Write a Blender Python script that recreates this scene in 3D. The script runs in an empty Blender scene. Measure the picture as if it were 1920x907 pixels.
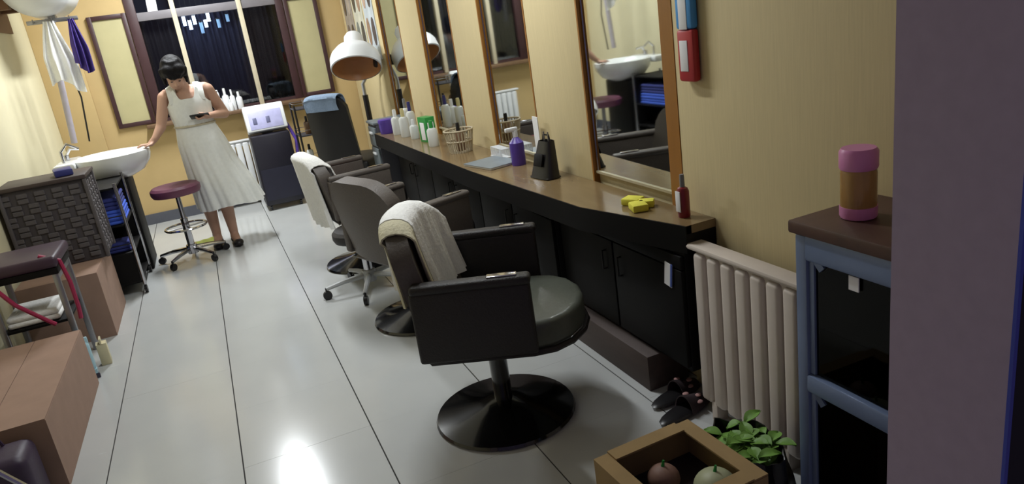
import bpy, bmesh, math, random
from mathutils import Vector, Matrix, Euler
random.seed(7)
R_ = math.radians
PI = math.pi
SC = bpy.context.scene
COL = SC.collection

# ---------------------------------------------------------------- camera
cam_d = bpy.data.cameras.new('camera')
cam_d.sensor_fit = 'HORIZONTAL'; cam_d.sensor_width = 36.0
cam_d.lens = 1360.0 / 1920.0 * 36.0
cam_d.clip_start = 0.05; cam_d.clip_end = 100
cam = bpy.data.objects.new('camera', cam_d); COL.objects.link(cam)
fw = Vector((0.342, 0.890, -0.302)); fw.normalize()
rt = Vector((0.907, -0.396, -0.139)); rt = (rt - fw * rt.dot(fw)).normalized()
upv = rt.cross(fw)
mw = Matrix((rt, upv, -fw)).transposed().to_4x4()
mw.translation = (0, 0, 1.5)
cam.matrix_world = mw
SC.camera = cam
# ---------------------------------------------------------------- world / exposure
w = bpy.data.worlds.new('night'); SC.world = w; w.use_nodes = True
w.node_tree.nodes['Background'].inputs[0].default_value = (0.26, 0.22, 0.36, 1)
w.node_tree.nodes['Background'].inputs[1].default_value = 0.3
SC.view_settings.view_transform = 'Standard'
SC.view_settings.look = 'None'
SC.view_settings.gamma = 1.0
SC.view_settings.use_curve_mapping = False
SC.view_settings.exposure = 0.25
LAMPS = [  # x, y, power of the ceiling battens
    (0.0, 6.55, 64), (0.72, 3.45, 29)]

# ---------------------------------------------------------------- helpers
def lin(c):
    c /= 255.0
    return c / 12.92 if c <= 0.04045 else ((c + 0.055) / 1.055) ** 2.4
MATS = {}
def M(name, rgb, rough=0.6, metal=0.0, var=0.08, scale=12.0, bump=0.0, stretch=None, emit=0.0, trans=0.0, spec=0.5, coat=0.0):
    if name in MATS: return MATS[name]
    m = bpy.data.materials.new(name); m.use_nodes = True
    nt = m.node_tree; b = nt.nodes['Principled BSDF']
    col = tuple(lin(v) for v in rgb)
    b.inputs['Roughness'].default_value = rough
    b.inputs['Metallic'].default_value = metal
    b.inputs['Specular IOR Level'].default_value = spec
    if coat: b.inputs['Coat Weight'].default_value = coat; b.inputs['Coat Roughness'].default_value = 0.08
    tc = nt.nodes.new('ShaderNodeTexCoord')
    mp = nt.nodes.new('ShaderNodeMapping')
    nt.links.new(tc.outputs['Object'], mp.inputs[0])
    if stretch: mp.inputs['Scale'].default_value = stretch
    nz = nt.nodes.new('ShaderNodeTexNoise'); nz.inputs['Scale'].default_value = scale
    nz.inputs['Detail'].default_value = 4
    nt.links.new(mp.outputs[0], nz.inputs['Vector'])
    rp = nt.nodes.new('ShaderNodeValToRGB')
    rp.color_ramp.elements[0].position = 0.25; rp.color_ramp.elements[1].position = 0.75
    rp.color_ramp.elements[0].color = (*[v * (1 - var) for v in col], 1)
    rp.color_ramp.elements[1].color = (*[min(1, v * (1 + var)) for v in col], 1)
    nt.links.new(nz.outputs['Fac'], rp.inputs[0])
    nt.links.new(rp.outputs[0], b.inputs['Base Color'])
    if bump:
        bp = nt.nodes.new('ShaderNodeBump'); bp.inputs['Strength'].default_value = bump; bp.inputs['Distance'].default_value = 0.01
        nt.links.new(nz.outputs['Fac'], bp.inputs['Height']); nt.links.new(bp.outputs[0], b.inputs['Normal'])
    if emit:
        b.inputs['Emission Color'].default_value = (*col, 1); b.inputs['Emission Strength'].default_value = emit
    if trans: b.inputs['Transmission Weight'].default_value = trans
    MATS[name] = m
    return m

def box(bm, c, s, bev=0.0, rot=None, seg=2):
    n = bmesh.ops.create_cube(bm, size=1.0)
    vs = n['verts']
    mt = Matrix.Translation(c) @ (Euler(rot).to_matrix().to_4x4() if rot else Matrix()) @ Matrix.Diagonal((*s, 1))
    bmesh.ops.transform(bm, matrix=mt, verts=vs)
    if bev > 0:
        es = list({e for v in vs for e in v.link_edges})
        bmesh.ops.bevel(bm, geom=es, offset=min(bev, min(s) * 0.49), segments=seg, affect='EDGES', profile=0.5)
def span(bm, x0, x1, y0, y1, z0, z1, bev=0.0):
    box(bm, ((x0 + x1) / 2, (y0 + y1) / 2, (z0 + z1) / 2), (abs(x1 - x0), abs(y1 - y0), abs(z1 - z0)), bev)
def ring_frame(t):
    t = t.normalized()
    a = Vector((0, 0, 1)) if abs(t.z) < 0.9 else Vector((1, 0, 0))
    u = t.cross(a).normalized(); return u, t.cross(u)
def tube(bm, pts, r, seg=10, closed=False, caps=True):
    pts = [Vector(p) for p in pts]; n = len(pts)
    rs = r if isinstance(r, (list, tuple)) else [r] * n
    rings = []; pu = None
    for i, p in enumerate(pts):
        if closed: t = pts[(i + 1) % n] - pts[i - 1]
        else: t = pts[min(i + 1, n - 1)] - pts[max(i - 1, 0)]
        u, v = ring_frame(t)
        if pu is not None:
            tt = t.normalized(); u2 = (pu - tt * pu.dot(tt))
            if u2.length > 1e-6: u = u2.normalized(); v = tt.cross(u)
        pu = u
        rings.append([bm.verts.new(p + (u * math.cos(2 * PI * k / seg) + v * math.sin(2 * PI * k / seg)) * rs[i]) for k in range(seg)])
    m = n if closed else n - 1
    for i in range(m):
        a, b = rings[i], rings[(i + 1) % n]
        for k in range(seg):
            bm.faces.new((a[k], a[(k + 1) % seg], b[(k + 1) % seg], b[k]))
    if caps and not closed:
        bm.faces.new(rings[0][::-1]); bm.faces.new(rings[-1])
def cyl(bm, p0, p1, r0, r1=None, seg=16):
    tube(bm, [p0, p1], [r0, r0 if r1 is None else r1], seg)
def lathe(bm, prof, seg=28, c=(0, 0, 0), mat=None, sx=1.0, sy=1.0, cap=True):
    c = Vector(c); rings = []
    for r, z in prof:
        if r < 1e-5: rings.append([bm.verts.new(c + Vector((0, 0, z)))])
        else: rings.append([bm.verts.new(c + Vector((r * sx * math.cos(2 * PI * k / seg), r * sy * math.sin(2 * PI * k / seg), z))) for k in range(seg)])
    nv = [v for rg in rings for v in rg]
    for a, b in zip(rings, rings[1:]):
        for k in range(seg):
            k2 = (k + 1) % seg
            if len(a) == 1 and len(b) == 1: continue
            if len(a) == 1: bm.faces.new((a[0], b[k2], b[k]))
            elif len(b) == 1: bm.faces.new((a[k], a[k2], b[0]))
            else: bm.faces.new((a[k], a[k2], b[k2], b[k]))
    if cap and len(rings[0]) > 1 and prof[0] != prof[-1]: bm.faces.new(rings[0][::-1])
    if cap and len(rings[-1]) > 1 and prof[0] != prof[-1]: bm.faces.new(rings[-1])
    if mat: bmesh.ops.transform(bm, matrix=mat, verts=nv)
def ell(bm, c, r, rot=None, seg=16):
    n = bmesh.ops.create_uvsphere(bm, u_segments=seg, v_segments=max(8, seg // 2 + 2), radius=1.0)
    mt = Matrix.Translation(c) @ (Euler(rot).to_matrix().to_4x4() if rot else Matrix()) @ Matrix.Diagonal((*r, 1))
    bmesh.ops.transform(bm, matrix=mt, verts=n['verts'])
def capsule(bm, a, b, ra, rb, seg=14):
    cyl(bm, a, b, ra, rb, seg); ell(bm, a, (ra,) * 3, seg=seg); ell(bm, b, (rb,) * 3, seg=seg)
def sheet(bm, fn, nu, nv, th=0.006):
    """solid cloth: fn(u,v)->Vector, offset along its normal by th"""
    P = [[Vector(fn(i / nu, j / nv)) for j in range(nv + 1)] for i in range(nu + 1)]
    def nrm(i, j):
        du = P[min(i + 1, nu)][j] - P[max(i - 1, 0)][j]; dv = P[i][min(j + 1, nv)] - P[i][max(j - 1, 0)]
        k = du.cross(dv); return k.normalized() if k.length > 1e-9 else Vector((0, 0, 1))
    A = [[bm.verts.new(P[i][j]) for j in range(nv + 1)] for i in range(nu + 1)]
    B = [[bm.verts.new(P[i][j] + nrm(i, j) * th) for j in range(nv + 1)] for i in range(nu + 1)]
    for i in range(nu):
        for j in range(nv):
            bm.faces.new((A[i][j], A[i][j + 1], A[i + 1][j + 1], A[i + 1][j]))
            bm.faces.new((B[i][j], B[i + 1][j], B[i + 1][j + 1], B[i][j + 1]))
    for i in range(nu):
        bm.faces.new((A[i][0], A[i + 1][0], B[i + 1][0], B[i][0]))
        bm.faces.new((A[i + 1][nv], A[i][nv], B[i][nv], B[i + 1][nv]))
    for j in range(nv):
        bm.faces.new((A[0][j + 1], A[0][j], B[0][j], B[0][j + 1]))
        bm.faces.new((A[nu][j], A[nu][j + 1], B[nu][j + 1], B[nu][j]))
def prism(bm, pts, z0, z1):
    a = [bm.verts.new((x, y, z0)) for x, y in pts]; b = [bm.verts.new((x, y, z1)) for x, y in pts]
    bm.faces.new(a[::-1]); bm.faces.new(b)
    n = len(pts)
    for i in range(n): bm.faces.new((a[i], a[(i + 1) % n], b[(i + 1) % n], b[i]))

def mk(name, bm, mat, parent=None, smooth=38, kind=None, loc=None, rotz=None):
    bmesh.ops.recalc_face_normals(bm, faces=bm.faces)
    if smooth:
        lim = R_(smooth)
        for f in bm.faces: f.smooth = True
        for e in bm.edges:
            if len(e.link_faces) == 2:
                if e.calc_face_angle(0) > lim: e.smooth = False
    me = bpy.data.meshes.new(name); bm.to_mesh(me); bm.free()
    if mat: me.materials.append(mat)
    o = bpy.data.objects.new(name, me); COL.objects.link(o)
    if parent: o.parent = parent
    if kind: o['kind'] = kind
    if loc: o.location = loc
    if rotz is not None: o.rotation_euler = (0, 0, rotz)
    return o
class B:
    """collects shapes for one mesh object"""
    def __init__(s): s.bm = bmesh.new()
    def box(s, *a, **k): box(s.bm, *a, **k); return s
    def span(s, *a, **k): span(s.bm, *a, **k); return s
    def tube(s, *a, **k): tube(s.bm, *a, **k); return s
    def cyl(s, *a, **k): cyl(s.bm, *a, **k); return s
    def lathe(s, *a, **k): lathe(s.bm, *a, **k); return s
    def ell(s, *a, **k): ell(s.bm, *a, **k); return s
    def capsule(s, *a, **k): capsule(s.bm, *a, **k); return s
    def sheet(s, *a, **k): sheet(s.bm, *a, **k); return s
    def prism(s, *a, **k): prism(s.bm, *a, **k); return s
    def mk(s, name, mat, parent=None, **k): return mk(name, s.bm, mat, parent, **k)
def tag(o, label, cat, group=None):
    o['label'] = label; o['category'] = cat
    if group: o['group'] = group
    return o
def thing(name, label, cat, loc=(0, 0, 0), rotz=0.0, group=None):
    o = bpy.data.objects.new(name, None); COL.objects.link(o)
    o.location = loc; o.rotation_euler = (0, 0, rotz); o.empty_display_size = 0.05
    return tag(o, label, cat, group)
def struct(o):
    o['kind'] = 'structure'; return o
def share(name, src, parent, loc=(0, 0, 0), rot=None, sc=None):
    o = bpy.data.objects.new(name, src.data); COL.objects.link(o); o.parent = parent; o.location = loc
    if rot: o.rotation_euler = rot
    if sc: o.scale = sc
    return o

# ---------------------------------------------------------------- materials
wallm = M('cream_wallpaper', (204, 187, 143), 0.7, var=0.05, scale=30, stretch=(1, 6, 0.25), bump=0.03)
wallL = M('pale_cream_paint', (222, 214, 180), 0.75, var=0.03, scale=5)
tanm = M('tan_wall_paint', (192, 166, 116), 0.75, var=0.04, scale=6)
ceilm = M('white_ceiling_paint', (215, 215, 210), 0.85, var=0.02)
tilem = M('glazed_white_tile', (188, 190, 189), 0.16, var=0.035, scale=3)
groutm = M('dark_grout', (45, 43, 42), 0.85)
orange = M('orange_varnished_wood', (150, 100, 38), 0.4, var=0.15, scale=18, stretch=(1, 1, 0.1))
brownf = M('dark_brown_frame', (62, 38, 40), 0.45, var=0.1)
blackm = M('black_lacquer', (11, 9, 9), 0.6, var=0.2, spec=0.2)
dbrown = M('dark_brown_laminate', (74, 62, 58), 0.6, var=0.15, scale=25, stretch=(1, 0.15, 1))
topm = M('brown_counter_laminate', (122, 102, 72), 0.2, var=0.15, scale=14, stretch=(1, 0.2, 1))
mirrorm = M('mirror_silver', (205, 208, 205), 0.03, 1.0, var=0.0)
chrome = M('chrome', (200, 200, 205), 0.15, 1.0, var=0.0)
steel = M('brushed_steel', (150, 150, 155), 0.35, 0.9, var=0.05)
greym = M('grey_plastic', (120, 122, 124), 0.5)
whitep = M('white_plastic', (222, 224, 226), 0.35, var=0.02)
ceram = M('white_ceramic', (228, 230, 230), 0.12, var=0.01)
blackp = M('black_plastic', (22, 20, 22), 0.35, var=0.1)
vinyl = M('dark_brown_vinyl', (31, 26, 25), 0.55, var=0.18, scale=160, bump=0.25)
vinylg = M('grey_brown_vinyl', (84, 77, 72), 0.5, var=0.12, scale=120, bump=0.15)
vinyls = M('grey_green_seat_vinyl', (78, 82, 73), 0.42, var=0.08, scale=60, bump=0.08)
gloss = M('glossy_black_base', (14, 13, 13), 0.14, var=0.05, coat=0.6)
towelm = M('white_terry', (236, 236, 234), 0.95, var=0.04, scale=90, bump=0.4)
towely = M('cream_terry', (206, 200, 172), 0.95, var=0.06, scale=90, bump=0.4)
radm = M('cream_radiator_enamel', (205, 194, 184), 0.4, var=0.03)
blueal = M('blue_grey_aluminium', (112, 128, 160), 0.35, 0.2, var=0.06)
kraft = M('kraft_cardboard', (150, 124, 82), 0.85, var=0.07, scale=14)
kraftp = M('pinkish_cardboard', (150, 122, 106), 0.85, var=0.08, scale=10)
skin = M('skin', (186, 146, 124), 0.55, var=0.04)
hairm = M('black_hair', (14, 12, 15), 0.7, var=0.3, scale=60, stretch=(1, 1, 0.1), bump=0.6, spec=0.25)
dressm = M('white_cotton', (232, 234, 230), 0.9, var=0.04, scale=40, bump=0.1)
purplem = M('purple_plastic', (82, 58, 150), 0.4)
greenm = M('green_plastic', (40, 140, 62), 0.4)
redm = M('red_plastic', (176, 40, 48), 0.4)
lblue = M('light_blue_plastic', (70, 150, 215), 0.4)
pinkm = M('pink_plastic', (206, 130, 178), 0.35)
magenta = M('magenta_hose', (150, 36, 72), 0.4)
dpurple = M('dark_purple_vinyl', (56, 36, 52), 0.45)

def glass(name, tint=(0.9, 0.93, 0.95), alpha=0.16, rough=0.03):
    m = bpy.data.materials.new(name); m.use_nodes = True; nt = m.node_tree; nt.nodes.clear()
    out = nt.nodes.new('ShaderNodeOutputMaterial'); mix = nt.nodes.new('ShaderNodeMixShader')
    tr = nt.nodes.new('ShaderNodeBsdfTransparent'); tr.inputs[0].default_value = (*tint, 1)
    gl = nt.nodes.new('ShaderNodeBsdfGlossy'); gl.inputs['Roughness'].default_value = rough
    gl.inputs['Color'].default_value = (*[0.3 + 0.6 * (tint[0] > 0.5)] * 3, 1)
    fr = nt.nodes.new('ShaderNodeFresnel'); fr.inputs[0].default_value = 1.5
    nt.links.new(fr.outputs[0], mix.inputs[0]); nt.links.new(tr.outputs[0], mix.inputs[1]); nt.links.new(gl.outputs[0], mix.inputs[2])
    nt.links.new(mix.outputs[0], out.inputs[0])
    return m
glassm = glass('window_glass')
glassd = glass('smoked_cabinet_glass', (0.22, 0.22, 0.24))

# ---------------------------------------------------------------- room shell
XL, XR, YB, YF, ZC = -1.24, 1.55, 7.80, 0.565, 2.75
flo = struct(B().span(XL - 0.1, XR + 0.1, -1.2, YB + 0.1, -0.06, -0.004).mk('floor', groutm))
PX, PY = 0.496, 0.496
tile_cache = {}
def tile(x0, x1, y0, y1):
    gx, gy = 0.0024, 0.0001
    x0 += gx; x1 -= gx; y0 += gy; y1 -= gy
    k = (round(x1 - x0, 3), round(y1 - y0, 3))
    if k not in tile_cache:
        o = B().box((0, 0, -0.004), (k[0], k[1], 0.008), bev=0.0003, seg=1).mk('tile', tilem, flo)
        tile_cache[k] = o
    else: o = share('tile', tile_cache[k], flo)
    o.location = ((x0 + x1) / 2, (y0 + y1) / 2, random.uniform(-0.0006, 0.0))
xs = [XL] + [0.304 + PX * k for k in range(-3, 3) if XL < 0.304 + PX * k < XR] + [XR]
ys = [2.66 + PY * k for k in range(-6, 11)]; ys = [y for y in ys if y < YB] + [YB]
for a, b in zip(xs, xs[1:]):
    for c, d in zip(ys, ys[1:]): tile(a, b, c, d)
struct(B().span(XL - 0.1, XR + 0.1, YF, YB + 0.1, ZC, ZC + 0.08).mk('ceiling', ceilm))
struct(B().span(XL - 0.1, XL, YF, YB + 0.1, 0, ZC).mk('wall_left', wallL))
wr = struct(B().span(XR, XR + 0.1, YF, YB + 0.1, 0, ZC).mk('wall_right', wallm))
# back wall with the window opening
WX0, WX1, WZ0, WZ1 = -0.42, 0.95, 0.95, 2.45
struct(B().span(XL, WX0, YB, YB + 0.12, 0, ZC).span(WX1, XR, YB, YB + 0.12, 0, ZC)
       .span(WX0, WX1, YB, YB + 0.12, 0, WZ0).span(WX0, WX1, YB, YB + 0.12, WZ1, ZC).mk('wall_back', tanm))
struct(B().span(XL, -0.90, YB - 0.05, YB, 0, ZC, 0.006).mk('trim_1', tanm))
jam = M('lilac_grey_wall_paint', (168, 153, 170), 0.8, var=0.04, scale=40)
darkout = M('dark_outer_wall', (30, 24, 28), 0.8)
struct(B().span(0.90, XR, YF, 0.752, 0, ZC).mk('wall_front', jam))
struct(B().span(XL, -0.62, YF, 0.752, 0, ZC).span(-0.62, 0.90, YF, 0.752, 2.3, ZC).mk('wall_entrance', jam))
struct(B().span(0.907, XR, YF - 0.0045, YF, 0, ZC).mk('trim_2', darkout))
struct(B().span(0.899, 0.906, YF - 0.005, YF, 0, 2.3).mk('trim_3', M('blue_door_edge', (52, 66, 170), 0.4)))
struct(B().span(XL, -0.90, YB - 0.065, YB - 0.05, 0, 0.10).span(-0.90, XR, YB - 0.015, YB, 0, 0.10).mk('baseboard_back', M('grey_skirting', (88, 90, 100), 0.5)))
struct(B().span(XL, XL + 0.015, 0.76, YB - 0.07, 0, 0.10).mk('baseboard_left', MATS['grey_skirting']))

# right wall: raised panels between the mirror recesses
MIR = [(2.23, 2.82), (3.37, 3.97), (4.48, 5.12), (5.70, 6.28)]
XP = 1.524
edges = [0.76] + [v for m in MIR for v in m] + [YB]
for i in range(0, len(edges), 2):
    y0, y1 = edges[i], edges[i + 1]
    B().span(XP, XR, y0 + (0.012 if i else 0), y1 - (0.075 if i == 0 else 0.012), 0, 2.45, 0.003).mk('wall_panel', wallm, wr)
    if i: B().span(XP - 0.002, XR, y0, y0 + 0.012, 0.7, 2.45).mk('wood_edge', orange, wr)
    if i < 8: B().span(XP - 0.002, XR, y1 - (0.075 if i == 0 else 0.012), y1, 0.7, 2.45).mk('wood_edge', orange, wr)
B().span(XP, XR, 0.76, YB, 2.45, ZC).mk('wall_panel', wallm, wr)
mlabels = ['tall mirror strip behind yellow pads at the radiator end of counter',
           'tall mirror strip behind the grey-blue magazine on the counter',
           'tall mirror strip behind the green and white box on the counter',
           'tall mirror strip beside the posters, behind hood dryer']
for (y0, y1), lb in zip(MIR, mlabels):
    t = thing('wall_mirror', lb, 'mirror', (XR - 0.006, (y0 + y1) / 2, 0.757), 0, 'mirror strips along the salon wall')
    h = 2.45 - 0.757; wd = y1 - y0
    B().box((0, 0, h / 2), (0.008, wd - 0.006, h)).mk('mirror_glass', mirrorm, t, smooth=0)
    B().box((-0.006, 0, 0.005), (0.012, wd - 0.006, 0.01)).mk('bottom_strip', M('pale_strip', (180, 170, 140), 0.4, 0.3), t)
    for s in (-1, 1): B().box((-0.005, s * (wd / 2 - 0.008), h / 2), (0.004, 0.006, h)).mk('bevel_strip', chrome, t)

# window in the back wall
win = struct(B().span(WX0, WX1, YB, YB + 0.05, WZ0, WZ0 + 0.03).span(WX0, WX1, YB, YB + 0.05, WZ1 - 0.03, WZ1).mk('window_1', brownf))
greyrail = M('grey_window_rail', (118, 114, 118), 0.5)
creamp = M('cream_window_post', (196, 186, 160), 0.5)
B().span(WX0 - 0.01, WX0 + 0.075, YB - 0.02, YB + 0.05, WZ0, WZ1, 0.004).mk('frame_post', brownf, win)
B().span(WX1 - 0.06, WX1 + 0.01, YB - 0.02, YB + 0.05, WZ0, WZ1, 0.004).mk('frame_post', brownf, win)
for x in (-0.03, 0.555): B().span(x - 0.022, x + 0.022, YB - 0.03, YB + 0.05, WZ0, WZ1, 0.004).mk('frame_post', creamp, win)
B().span(WX0, WX1, YB - 0.015, YB + 0.045, 1.875, 1.95, 0.004).mk('cross_rail', greyrail, win)
for x0, x1 in ((-0.345, -0.052), (-0.008, 0.533), (0.577, 0.89)):
    for z0, z1 in ((0.98, 1.875), (1.95, 2.42)):
        B().span(x0, x1, YB + 0.018, YB + 0.024, z0, z1).mk('pane', glassm, win, smooth=0)
sillm = M('brown_sill', (110, 84, 60), 0.5)
B().span(WX0 - 0.1, WX1 + 0.05, YB - 0.16, YB + 0.0, 0.915, 0.95, 0.006).mk('window_sill', sillm, win)
# night backdrop outside the window
struct(B().span(-1.6, 1.9, 8.55, 8.6, 0.0, 3.4).mk('wall_outside', M('night_wall', (30, 34, 52), 0.9)))

# ---------------------------------------------------------------- curtains behind the panes
navy = M('dark_navy_curtain', (34, 36, 58), 0.85, var=0.15, scale=9, stretch=(4, 1, 0.3))
blackc = M('dark_brown_curtain', (27, 20, 22), 0.85, var=0.15, scale=9, stretch=(4, 1, 0.3))
def curtain(x0, x1, z0, z1, mat, lb):
    n = int((x1 - x0) / 0.045)
    def f(u, v):
        a = u * n * 2 * PI
        return (x0 + (x1 - x0) * u + 0.006 * math.sin(a * 0.37), 7.965 + 0.022 * math.sin(a) * (0.6 + 0.4 * v), z1 + (z0 - z1) * v)
    o = B().sheet(f, n * 8, 4, 0.003).mk('curtain', mat)
    tag(o, lb, 'curtain', 'pleated curtains behind the window')
curtain(-0.46, -0.055, 0.90, 1.90, blackc, 'dark brown pleated curtain behind the pane the woman stands before')
curtain(-0.03, 0.555, 0.90, 1.90, navy, 'dark navy pleated curtain behind wide central window pane')
curtain(0.58, 0.98, 0.90, 1.90, blackc, 'dark brown pleated curtain behind the pane above white machine')
t = thing('curtain_rod', 'thin dark rod carrying the pleated curtains behind the glass', 'curtain rod', (0.265, 7.965, 1.902))
B().cyl((-0.80, 0, 0), (0.80, 0, 0), 0.008, seg=10).mk('rod', blackp, t)
for x in (-0.76, 0.76): B().box((x, -0.022, 0), (0.02, 0.044, 0.02)).mk('bracket', blackp, t)
# glowing tubes added to imitate reflected glints in the central pane
glintm = M('cold_white_lamp', (214, 232, 255), 0.4, emit=5.0, var=0)
glintd = M('dim_blue_lamp', (130, 165, 200), 0.4, emit=0.7, var=0)
for k, (x, z, hh, mt) in enumerate([(0.04, 1.83, 0.085, glintm), (0.085, 1.79, 0.085, glintm), (0.130, 1.83, 0.08, glintm), (0.18, 1.75, 0.10, glintd),
                                    (0.26, 1.84, 0.08, glintm), (0.225, 1.785, 0.07, glintm), (0.34, 1.77, 0.08, glintd), (0.43, 1.81, 0.07, glintd)]):
    t = thing('outdoor_lamp', 'bright white little lamp hanging behind the central window pane' if mt is glintm else 'dim bluish little lamp hanging behind the central window pane', 'lamp', (x, 7.875, z), 0, 'small lamps behind the window pane')
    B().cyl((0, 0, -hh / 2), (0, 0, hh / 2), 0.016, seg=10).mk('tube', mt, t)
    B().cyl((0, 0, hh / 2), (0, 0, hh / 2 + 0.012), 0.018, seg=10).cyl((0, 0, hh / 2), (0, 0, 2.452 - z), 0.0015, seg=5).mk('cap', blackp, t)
# glowing strips added in place of light reflections in the transom glass
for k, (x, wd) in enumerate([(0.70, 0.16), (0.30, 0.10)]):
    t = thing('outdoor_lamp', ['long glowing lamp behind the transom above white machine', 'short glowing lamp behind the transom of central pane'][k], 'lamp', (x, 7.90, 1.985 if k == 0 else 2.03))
    B().cyl((-wd / 2, 0, 0), (wd / 2, 0, 0), 0.022, seg=12).mk('tube', glintm, t)
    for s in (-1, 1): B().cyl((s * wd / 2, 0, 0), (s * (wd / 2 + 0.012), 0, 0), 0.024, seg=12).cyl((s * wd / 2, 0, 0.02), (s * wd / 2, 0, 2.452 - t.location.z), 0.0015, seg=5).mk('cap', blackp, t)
paper = M('white_paper', (225, 225, 225), 0.8, var=0.03)
tag(B().box((-0.20, YB + 0.013, 2.0), (0.085, 0.003, 0.10), rot=(0, R_(4), 0)).mk('paper_note', paper), 'white paper note on the transom above dark brown curtain', 'note')

# framed cream shutter panels beside the window
def shutter(x0, x1, z0, z1, lb):
    t = thing('shutter_panel', lb, 'shutter', ((x0 + x1) / 2, YB - 0.018, z0), 0, 'framed shutter panels beside the window')
    wd, h = x1 - x0, z1 - z0; f = 0.038
    B().box((0, 0.006, h / 2), (wd - f, 0.014, h - f)).mk('panel', M('cream_shutter', (180, 172, 130), 0.45, var=0.05, scale=7), t)
    for s in (-1, 1): B().box((s * (wd / 2 - f / 2), -0.004, h / 2), (f, 0.034, h), 0.003).mk('stile', brownf, t)
    for z in (f / 2, h - f / 2): B().box((0, -0.004, z), (wd - 2 * f, 0.03, f), 0.003).mk('rail', brownf, t)
shutter(-0.76, -0.435, 0.955, 1.965, 'brown framed cream shutter beside hanging white towel')
shutter(0.965, 1.29, 0.955, 1.93, 'brown framed cream shutter beside the wall posters')

# ---------------------------------------------------------------- ceiling lamps
lampm = M('lamp_diffuser', (255, 255, 250), 0.5, emit=6.0, var=0)
for i, (x, y, pw) in enumerate(LAMPS):
    t = thing('ceiling_lamp', ['white ceiling batten lamp near the window', 'white ceiling batten lamp over the salon chairs'][i], 'lamp', (x, y, ZC - 0.001))
    B().box((0, 0, -0.025), (0.18, 1.1, 0.05), 0.008).mk('housing', whitep, t)
    B().box((0, 0, -0.062), (0.10, 1.05, 0.03), 0.012).mk('diffuser', lampm, t)
    ld = bpy.data.lights.new('batten_light', 'AREA'); ld.shape = 'RECTANGLE'; ld.size = 0.10; ld.size_y = 1.05
    ld.energy = pw; ld.color = (0.93, 0.97, 1.0)
    lo = bpy.data.objects.new('batten_light', ld); COL.objects.link(lo); lo.parent = t; lo.location = (0, 0, -0.082)

# ---------------------------------------------------------------- counter and base cabinets
CT = 0.72
front = [(1.195, 5.78), (1.215, 3.6), (1.27, 2.5), (1.40, 1.98)]
t = thing('vanity_counter', 'long narrow brown counter with dark front edge below mirror strips', 'counter', (0, 0, 0))
B().prism([(XP - 0.002, 1.98), (XP - 0.002, 5.78)] + front, CT - 0.03, CT).mk('worktop', topm, t)
B().prism([(x - 0.004, y) for x, y in front] + [(x + 0.02, y) for x, y in front[::-1]], CT - 0.10, CT - 0.001).mk('front_edge', blackm, t)
B().span(1.42, XP - 0.003, 1.98, 2.0, CT - 0.10, CT - 0.03).mk('end_bracket', blackm, t)
clabels = ['black base cabinet with white tag next to the radiator', 'black base cabinet under the magazine', 'black base cabinet under the wicker basket', 'black base cabinet at the grey drawer trolley end']
yb = [2.0, 2.95, 3.9, 4.85, 5.76]
for i in range(4):
    y0, y1 = yb[i], yb[i + 1]
    xf = 1.40 if i == 0 else 1.36
    t = thing('base_cabinet', clabels[i], 'cabinet', (xf, (y0 + y1) / 2, 0), 0, 'black base cabinets under the counter')
    d = XP - 0.004 - xf; wd = y1 - y0
    B().box((d / 2, 0, 0.385), (d, wd - 0.004, 0.47), 0.003).mk('body', blackm, t)
    B().box((d / 2 - (0.033 if i == 0 else 0.015), 0.10 if i == 0 else 0, 0.075), (d + (0.066 if i == 0 else 0.03), wd - (0.204 if i == 0 else 0.004), 0.15), 0.003).mk('plinth', dbrown, t)
    for s in (-1, 1):
        dr = B().box((-0.009, s * wd / 4, 0.36), (0.018, wd / 2 - 0.012, 0.38), 0.003).mk('door', blackm, t)
        B().tube([(-0.018, s * 0.06, 0.42), (-0.035, s * 0.06, 0.42), (-0.035, s * 0.06, 0.50), (-0.018, s * 0.06, 0.50)], 0.004, 6).mk('handle', M('dull_handle', (30, 29, 28), 0.5, 0.5), dr)
    B().box((-0.009, 0, 0.58), (0.018, wd - 0.012, 0.05), 0.003).mk('drawer', blackm, t)
t = thing('price_tag', 'small white tag on black base cabinet beside radiator', 'tag', (1.3795, 2.08, 0.50), 0)
B().box((0, 0, 0.02), (0.003, 0.045, 0.09), rot=(R_(8), 0, 0)).mk('card', paper, t)
B().box((-0.001, -0.018, 0.02), (0.003, 0.010, 0.09), rot=(R_(8), 0, 0)).mk('blue_stripe', M('blue_print', (70, 90, 160), 0.6), t)

# ---------------------------------------------------------------- radiators
def radiator(loc, rotz, n, pitch, h, z0, dep, lb, mat, grp=None):
    """front faces local -y, sections along local x"""
    t = thing('radiator', lb, 'radiator', loc, rotz, grp)
    wd = n * pitch
    src = None
    for k in range(n):
        x = -wd / 2 + pitch * (k + 0.5)
        if src is None:
            b = B()
            b.box((0, 0, z0 + h / 2), (pitch * 0.84, dep * 0.9, h * 0.97), pitch * 0.22, seg=3)
            src = b.mk('section', mat, t); src.location = (x, 0, 0)
        else: share('section', src, t, (x, 0, 0))
    for z in (z0 + h - 0.02, z0 + 0.03):
        B().box((0, 0, z), (wd - 0.01, dep * 0.45, 0.05), 0.014, seg=3).mk('header', mat, t)
    B().box((0, 0.0, z0 + h + 0.008), (wd + 0.05, dep, 0.02), 0.008).mk('top_cap', mat, t)
    for s in (-1, 1):
        B().box((s * (wd / 2 - pitch), 0, z0 / 2), (0.03, dep * 0.7, z0 + 0.04), 0.004).mk('foot', mat, t)
    B().cyl((wd / 2 - 0.01, 0, z0 + 0.03), (wd / 2 + 0.05, 0, z0 + 0.03), 0.014).cyl((wd / 2 + 0.05, 0, z0 + 0.05), (wd / 2 + 0.05, 0, 0.0), 0.011).mk('valve', steel, t)
    return t
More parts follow.
